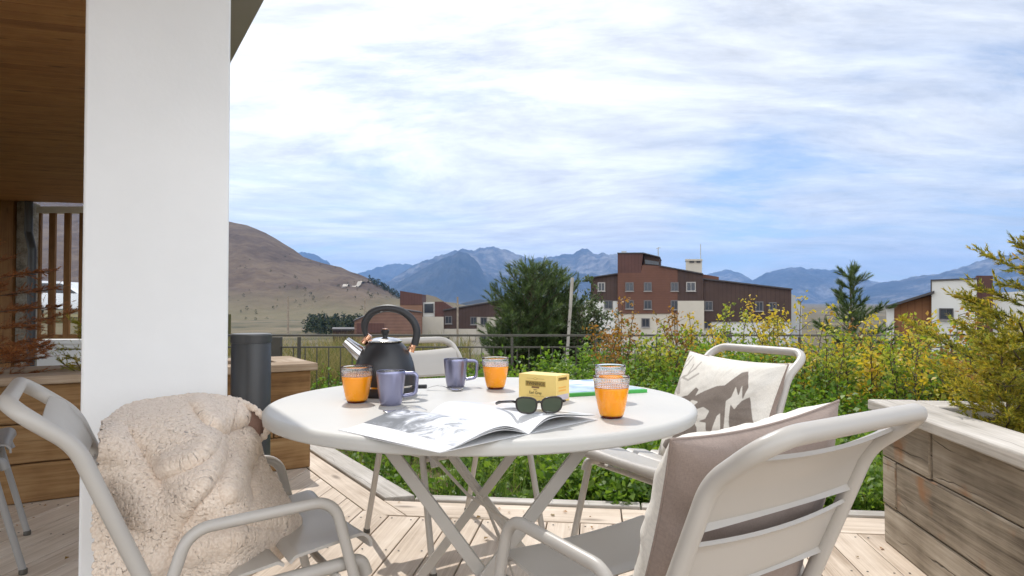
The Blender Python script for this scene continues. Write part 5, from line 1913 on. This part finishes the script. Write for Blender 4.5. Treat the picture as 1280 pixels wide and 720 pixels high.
nl = 70
c = np.zeros((nl, 3))
for i in range(nl):
    while True:
        y = random.uniform(1.6, 3.6); x = random.uniform(-0.75, 0.55) * y
        if random.random() < 0.15 + 0.85 * sstep(2.4, 3.4, y):
            break
    c[i] = (x, y, 0.006)
D = RNG.normal(size=(nl, 3)); D[:, 2] *= .12
L = 0.012 + 0.02 * RNG.random(nl)
tag(mesh_np('fallen_leaves', leaf_quads(c, D, np.array([[0, 0, 1.0]]) + RNG.normal(size=(nl, 3)) * .2, L, L * .6), 4, 'rust'), 'small dry leaves and bits of litter on the deck boards', 'leaves', kind='stuff')

# ================================================================== BUILDINGS IN THE VALLEY
def clad(name, base, pitch, axis=0, dark=0.78):
    m, n, o = new_mat(name)
    co = nd(n, 'TexCoord').outputs['Object']
    s3 = nd(n, 'SeparateXYZ', {0: co})
    w = mth(n, 'FRACT', mth(n, 'DIVIDE', s3.outputs[axis], pitch))
    g = ramp(n, w, [(0.0, dark), (0.10, dark), (0.14, 1.0), (0.94, 1.0), (1.0, dark)])
    no = nd(n, 'TexNoise', {'Vector': co, 'Scale': 0.35, 'Detail': 7.0, 'Roughness': 0.65})
    v = ramp(n, no.outputs[0], [(0.3, tuple(c * .82 for c in base)), (0.7, tuple(c * 1.15 for c in base))])
    c = mixc(n, 1.0, v, g, 'MULTIPLY')
    b = nd(n, 'BsdfPrincipled', {'Base Color': c, 'Roughness': 0.7, 'Specular IOR Level': 0.2})
    link(n, b.outputs[0], o.inputs[0])
    return m
M['brick_red'] = clad('brick_red', (0.120, 0.056, 0.038), 0.35, 2, 0.86)
M['dark_cladding'] = clad('dark_cladding', (0.060, 0.037, 0.030), 0.6)
M['maroon_cladding'] = clad('maroon_cladding', (0.088, 0.042, 0.035), 0.5)
M['tan_cladding'] = clad('tan_cladding', (0.20, 0.11, 0.07), 0.5, 2)
M['orange_cladding'] = clad('orange_cladding', (0.20, 0.09, 0.04), 0.4)
M['render_wall'] = paint('render_wall', (0.45, 0.41, 0.345), 0.9, var=0.07, scale=0.4, spec=0.1)
M['white_wall'] = paint('white_wall', (0.54, 0.53, 0.50), 0.9, var=0.05, scale=0.5, spec=0.1)
M['roof_dark'] = paint('roof_dark', (0.045, 0.04, 0.042), 0.7, var=0.1, scale=0.5)
M['shingles'] = clad('shingles', (0.17, 0.095, 0.07), 0.5, 2, 0.6)
M['window_glass'] = paint('window_glass', (0.03, 0.035, 0.045), 0.12, var=0.3, scale=0.8)
M['window_frame'] = paint('window_frame', (0.11, 0.10, 0.10), 0.6)
M['pale_frame'] = paint('pale_frame', (0.30, 0.28, 0.26), 0.6)
M['galvanised'] = paint('galvanised', (0.36, 0.37, 0.38), 0.4, metallic=0.5)

class Bld:
    """a building whose front stands square to the road that leads to it, turned about Z"""
    def __init__(self, name, label, px, Y, zb=-13.5, cat='building'):
        c = at_y(px, 400, Y)
        self.o = Vector((c.x, Y, zb))
        self.phi = math.atan2(c.x, Y)
        self.n = Vector((math.sin(self.phi), math.cos(self.phi), 0))
        self.a = Vector((math.cos(self.phi), -math.sin(self.phi), 0))
        self.root = empty(name, self.o, -self.phi, label, cat)
    def pt(self, px, py):
        d = ray(px, py)
        p = Vector((0, 0, CAM_H)) + d * (self.o.dot(self.n) / d.dot(self.n))
        q = p - self.o
        return Vector((q.dot(self.a), 0, p.z - self.o.z))
    def poly(self, name, pp, mat, depth, dy=0.0, parent=None):
        pts = [self.pt(a, b) for a, b in pp]
        mb = MB()
        mb.prism([(q.x, q.z) for q in pts], (1, 0, 0), (0, 0, 1), (0, dy, 0), (0, depth, 0))
        return mb.build(name, mat, parent or self.root, smooth=0, fix=True)
    def win(self, x0, y0, x1, y1, dy=0.0, frame='window_frame', fw=0.14):
        a, c = self.pt(x0, y1), self.pt(x1, y0)
        m = MB()
        yy0, yy1 = dy - 0.10, dy + 0.05
        m.box((a.x - fw, yy0, a.z - fw), (c.x + fw, yy1, a.z)); m.box((a.x - fw, yy0, c.z), (c.x + fw, yy1, c.z + fw))
        m.box((a.x - fw, yy0, a.z), (a.x, yy1, c.z)); m.box((c.x, yy0, a.z), (c.x + fw, yy1, c.z))
        mx = (a.x + c.x) / 2
        m.box((mx - fw * .25, yy0 + .03, a.z), (mx + fw * .25, yy1, c.z))
        w = m.build('window', frame, self.root, smooth=0)
        m = MB(); m.box((a.x, dy - .02, a.z), (c.x, dy + .04, c.z)); m.build('pane', 'window_glass', w, smooth=0)
        m = MB(); m.box((a.x - fw * 1.4, dy - .22, a.z - fw * 1.5), (c.x + fw * 1.4, dy - .101, a.z - fw * .9)); m.build('sill', 'pale_frame', w, smooth=0)
    def line(self, name, a, b, w, mat, parent=None, dy=0.0):
        p, q = self.pt(*a), self.pt(*b)
        p.y += dy; q.y += dy
        m = MB(); m.tube([p, q], w, 8)
        return m.build(name, mat, parent or self.root)

# the big brown apartment block
B = Bld('apartment_block', 'large brown clad apartment block with penthouse and pale chimney', 850, 100)
B.poly('left_wing', [(738, 347), (772, 342), (772, 376), (738, 376)], 'dark_cladding', 12, dy=.4)
B.poly('left_wing_base', [(730, 376), (772, 376), (772, 500), (730, 500)], 'white_wall', 12, dy=.5)
B.poly('main_wall', [(772, 341), (801, 341), (803, 331), (825, 332.5), (847, 337.5), (847, 392), (772, 392)], 'brick_red', 14)
B.poly('main_base', [(773, 392), (846.5, 392), (846.5, 500), (773, 500)], 'render_wall', 13, dy=.15)
B.poly('middle_wall', [(847, 337.5), (879, 342.5), (879, 376), (847, 376)], 'dark_cladding', 13, dy=.1)
B.poly('middle_base', [(847.2, 376), (880, 376), (880, 500), (847.2, 500)], 'render_wall', 13, dy=-.4)
B.poly('right_wing', [(879, 348.5), (990, 361.5), (990, 402), (880, 402)], 'dark_cladding', 13, dy=.6)
B.poly('right_wing_base', [(880.2, 402), (989, 402), (989, 500), (880.2, 500)], 'white_wall', 12, dy=.9)
B.poly('end_bay', [(990.2, 366), (998, 370), (998, 376), (1006, 380), (1006, 500), (990.2, 500)], 'galvanised', 9, dy=2.5)
ph = B.poly('penthouse', [(772, 316.3), (804, 316.3), (801, 341), (772, 341)], 'maroon_cladding', 9, dy=.05)
ph2 = B.poly('penthouse_side', [(804.2, 316.5), (824.5, 321.5), (824.5, 332), (804.2, 330.6)], 'dark_cladding', 8, dy=.8)
B.poly('window_band', [(806, 324), (823.5, 327), (823.5, 331), (806, 329.5)], 'window_glass', .3, dy=.65, parent=ph2)
rf = B.poly('roof_edge', [(737, 346.5), (772, 341.2), (772, 342.4), (737, 347.8)], 'roof_dark', 13, dy=-.2)
B.poly('roof_edge', [(825, 331.6), (879, 341.6), (879, 343), (825, 333)], 'roof_dark', 14, dy=-.25)
B.poly('roof_edge', [(879, 347.3), (991, 360.6), (991, 362.2), (879, 348.9)], 'roof_dark', 14, dy=.2)
B.poly('penthouse_coping', [(771.5, 315.8), (804, 315.6), (825, 320.8), (825, 321.9), (804, 316.9), (771.5, 316.9)], 'roof_dark', 9.5, dy=-.1)
B.poly('gable', [(879.5, 341), (901, 344.5), (901, 351.5), (879.5, 348.8)], 'brick_red', 5, dy=5)
ch = B.poly('chimney', [(857.5, 325), (878, 325), (878, 343), (857.5, 340)], 'render_wall', 3, dy=2)
B.poly('chimney_cap', [(856.8, 322.8), (878.6, 322.8), (878.6, 325), (856.8, 325)], 'render_wall', 3.3, dy=1.8, parent=ch)
B.poly('chimney_slot', [(862, 325.4), (868, 325.4), (868, 327.4), (862, 327.4)], 'roof_dark', .3, dy=1.85, parent=ch)
B.poly('chimney_slot', [(871, 325.4), (876, 325.4), (876, 327.4), (871, 327.4)], 'roof_dark', .3, dy=1.85, parent=ch)
B.poly('roof_vent', [(775.5, 312.6), (781.5, 312.6), (781.5, 316), (775.5, 316)], 'galvanised', 1, dy=2)
B.line('aerial', (822, 332), (822, 307), 0.07, 'galvanised', dy=3)
B.line('aerial', (819.5, 309), (825, 307.5), 0.05, 'galvanised', dy=3)
B.line('aerial', (876.5, 325), (876.5, 303), 0.06, 'galvanised', dy=3)
for (x0, y0, x1, y1, f, dy) in ((783, 354, 791, 363, 'window_frame', 0), (806, 354, 813.5, 363, 'window_frame', 0), (839.5, 354, 847, 363, 'window_frame', 0),
                            (859, 353.5, 868.5, 363, 'pale_frame', .1), (783, 376.5, 791, 385, 'window_frame', 0), (806, 376.5, 813.5, 385.5, 'window_frame', 0),
                            (839.5, 376.5, 846.3, 386, 'window_frame', 0), (882, 377.5, 890, 387, 'window_frame', .6), (946, 378, 953.5, 388, 'window_frame', .6),
                            (963, 379, 970, 386.5, 'window_frame', .6), (748, 354, 755, 363, 'pale_frame', .4), (756, 376.6, 764.5, 385, 'window_frame', .5),
                            (803, 399, 811, 408, 'window_frame', .15), (881.5, 402.5, 888, 410, 'window_frame', .9), (858, 420, 866, 432, 'window_frame', -.4), (905, 415, 913, 425, 'window_frame', .9)):
    B.win(x0, y0, x1, y1, dy, f)

# low brown clad houses left of the pine
B = Bld('terraced_house', 'low brown and cream terraced house behind the kettle handle', 590, 125)
B.poly('tower', [(500, 363.5), (528, 368), (528, 381), (500, 381)], 'maroon_cladding', 10)
B.poly('tower_base', [(500.2, 381), (527.8, 381), (527.8, 470), (500.2, 470)], 'tan_cladding', 10, dy=.1)
B.poly('loggia', [(528.2, 378), (543, 377.5), (543, 396), (528.2, 396)], 'white_wall', 8, dy=1.5)
B.poly('loggia_opening', [(530, 380), (541, 379.5), (541, 391), (530, 391)], 'window_glass', .4, dy=1.3)
B.poly('side_wing', [(543.2, 377), (554, 377), (567.5, 386), (567.5, 396), (543.2, 396)], 'maroon_cladding', 8, dy=.6)
B.poly('cream_wall', [(527.8, 396), (554.5, 396), (554.5, 470), (527.8, 470)], 'render_wall', 9, dy=.2)
B.poly('long_wing', [(554.8, 388), (640, 373.5), (640, 396), (596, 396), (596, 411), (554.8, 411)], 'dark_cladding', 14, dy=.5)
B.poly('long_wing_base', [(596.2, 396.2), (642, 396.2), (642, 470), (596.2, 470)], 'render_wall', 12, dy=.6)
B.poly('terrace_wall', [(554.8, 411.2), (596, 411.2), (596, 470), (554.8, 470)], 'render_wall', 12, dy=.4)
B.poly('roof_edge', [(554, 386.8), (641, 372), (641, 373.6), (554, 388.4)], 'roof_dark', 15, dy=.1)
for w_ in ((601.5, 397.5, 608, 405.5), (589, 397, 595, 405), (587.5, 419, 594, 426), (600.5, 419, 607.5, 426), (557, 396, 564, 404)):
    B.win(*w_, dy=.5)
B = Bld('shingled_house', 'brown shingled house at the foot of the hill', 480, 110)
B.poly('wall', [(443, 401), (470, 390), (500, 387), (527, 391), (527, 460), (443, 460)], 'shingles', 12)
B.poly('roof', [(441, 400.6), (470, 388.8), (500, 385.6), (528, 389.8), (528, 391.2), (500, 387), (470, 390.2), (441, 402)], 'roof_dark', 13, dy=-.3)
B.poly('brick_wall', [(446, 404), (480, 404), (480, 416), (446, 416)], 'maroon_cladding', .4, dy=-.3)
B = Bld('flat_roof_shed', 'long pale flat roofed shed below the hill', 428, 135)
B.poly('wall', [(416, 413), (443, 413), (443, 440), (416, 440)], 'dark_cladding', 8)
B.poly('roof', [(415, 411), (444, 411), (444, 413), (415, 413)], 'roof_dark', 9, dy=-.4)

# white house on the right
B = Bld('white_house', 'white rendered house with a dark sloping side roof on the right', 1190, 42, -6)
B.poly('tower_wall', [(1164.5, 351), (1221, 349), (1221, 520), (1164.5, 520)], 'white_wall', 7)
B.poly('coping', [(1163.5, 349.5), (1222, 347.4), (1222, 349.2), (1163.5, 351.3)], 'roof_dark', 7.2, dy=-.1)
B.poly('corner_trim', [(1163.2, 350), (1164.8, 350), (1164.8, 365), (1163.2, 365)], 'roof_dark', 7, dy=-.05)
B.poly('side_wall', [(1110, 384), (1164, 369), (1164, 520), (1110, 520)], 'orange_cladding', 6, dy=.6)
B.poly('side_roof', [(1107, 382.5), (1168, 363.5), (1168, 366.6), (1107, 385.4)], 'roof_dark', 7, dy=-.3)
B.poly('white_return', [(1107.5, 387), (1117, 385), (1117, 520), (1107.5, 520)], 'white_wall', 3, dy=.3)
B.poly('brown_bay', [(1221.2, 344), (1242, 344), (1242, 520), (1221.2, 520)], 'maroon_cladding', 7, dy=.8)
B.poly('side_annexe', [(1242.2, 366), (1310, 362), (1310, 520), (1242.2, 520)], 'white_wall', 6, dy=1.4)
B.win(1176, 387, 1190, 398, 0.0, 'roof_dark', .08)

# utility poles
def pole(px, y0, y1, Y, r, mat, label, topx=None, arm=False):
    a, c = at_y(px, y1, Y), at_y(topx or px, y0, Y)
    root = empty('utility_pole', a, 0, label, 'pole')
    m = MB(); m.tube([Vector((0, 0, 0)), c - a], [r, r * .75], 10); m.build('mast', mat, root)
    if arm:
        t = c - a
        m = MB(); m.beam(t + Vector((-.7, 0, -.3)), t + Vector((.7, 0, -.3)), .1, .1); m.build('crossarm', mat, root)
    return root
pole(360, 371, 420, 90, 0.14, 'plain_timber', 'thin timber pole on the slope at the foot of the hill')
pole(456, 372, 420, 95, 0.12, 'plain_timber', 'timber pole beside the shingled house roof')
pole(572, 371, 440, 80, 0.14, 'plain_timber', 'timber pole in front of the terraced house')
a, c = at_y(706, 440, 10.0), at_y(715.5, 347, 10.0)
m = MB(); m.beam(Vector((0, 0, -.5)), c - a, .046, .036, (0, 1, 0)); o = m.build('stake', 'sleeper_cap', bevel=.004, smooth=0); o.location = a
tag(o, 'leaning pale timber stake sticking up among the pines', 'stake')

# small silver car parked beyond the slatted screen
cx = at_y(76, 372, 26)
gzc = gz(cx.x, 26)
zc = at_y(76, 377, 26).z
car = empty('parked_car', (cx.x, 26, zc - 0.62), rad(8), 'silver car parked beyond the slatted screen', 'car')
M['silver_paint'] = paint('silver_paint', (0.55, 0.57, 0.60), 0.25, metallic=0.6, coat=.8)
body = [(-2.0, .30), (2.05, .30), (2.1, .62), (1.95, .80), (1.15, .90), (.45, 1.36), (-1.1, 1.42), (-1.75, 1.0), (-2.05, .88), (-2.1, .5)]
m = MB(); m.prism(body, (1, 0, 0), (0, 0, 1), (0, -.82, 0), (0, 1.64, 0)); m.build('body', 'silver_paint', car, smooth=0, fix=True, bevel=.06)
m = MB(); m.prism([(.95, .92), (.42, 1.28), (-1.05, 1.33), (-1.5, .98)], (1, 0, 0), (0, 0, 1), (0, -.835, 0), (0, .02, 0)); m.build('side_window', 'window_glass', car, smooth=0, fix=True)
for xx in (-1.3, 1.35):
    for yy in (-.83, .63):
        m = MB(); m.tube([(xx, yy, .31), (xx, yy + .2, .31)], .31, 24); wv_ = m.build('wheel', 'rail_metal', car)
        m = MB(); m.tube([(xx, yy - .005, .31), (xx, yy + .205, .31)], .19, 20); m.build('rim', 'galvanised', wv_)
b = MB(); b.box((cx.x - 9, 24, zc - 3.0), (cx.x + 3.2, 34, zc - 0.62)); o = b.build('parking_ground', 'garden', smooth=0); tag(o, kind='structure')

# ------------------------------------------------------------------ valley air
hz = MB(); hz.box((-16000, -400, -80), (16000, 17500, 1050))
mh, n, o_ = new_mat('valley_air')
vol = nd(n, 'VolumePrincipled', {'Color': (0.28, 0.52, 1.0), 'Density': 7.0e-5, 'Anisotropy': 0.0})
link(n, vol.outputs[0], o_.inputs['Volume'])
ho = hz.build('haze', mh, smooth=0)
tag(ho, kind='stuff')
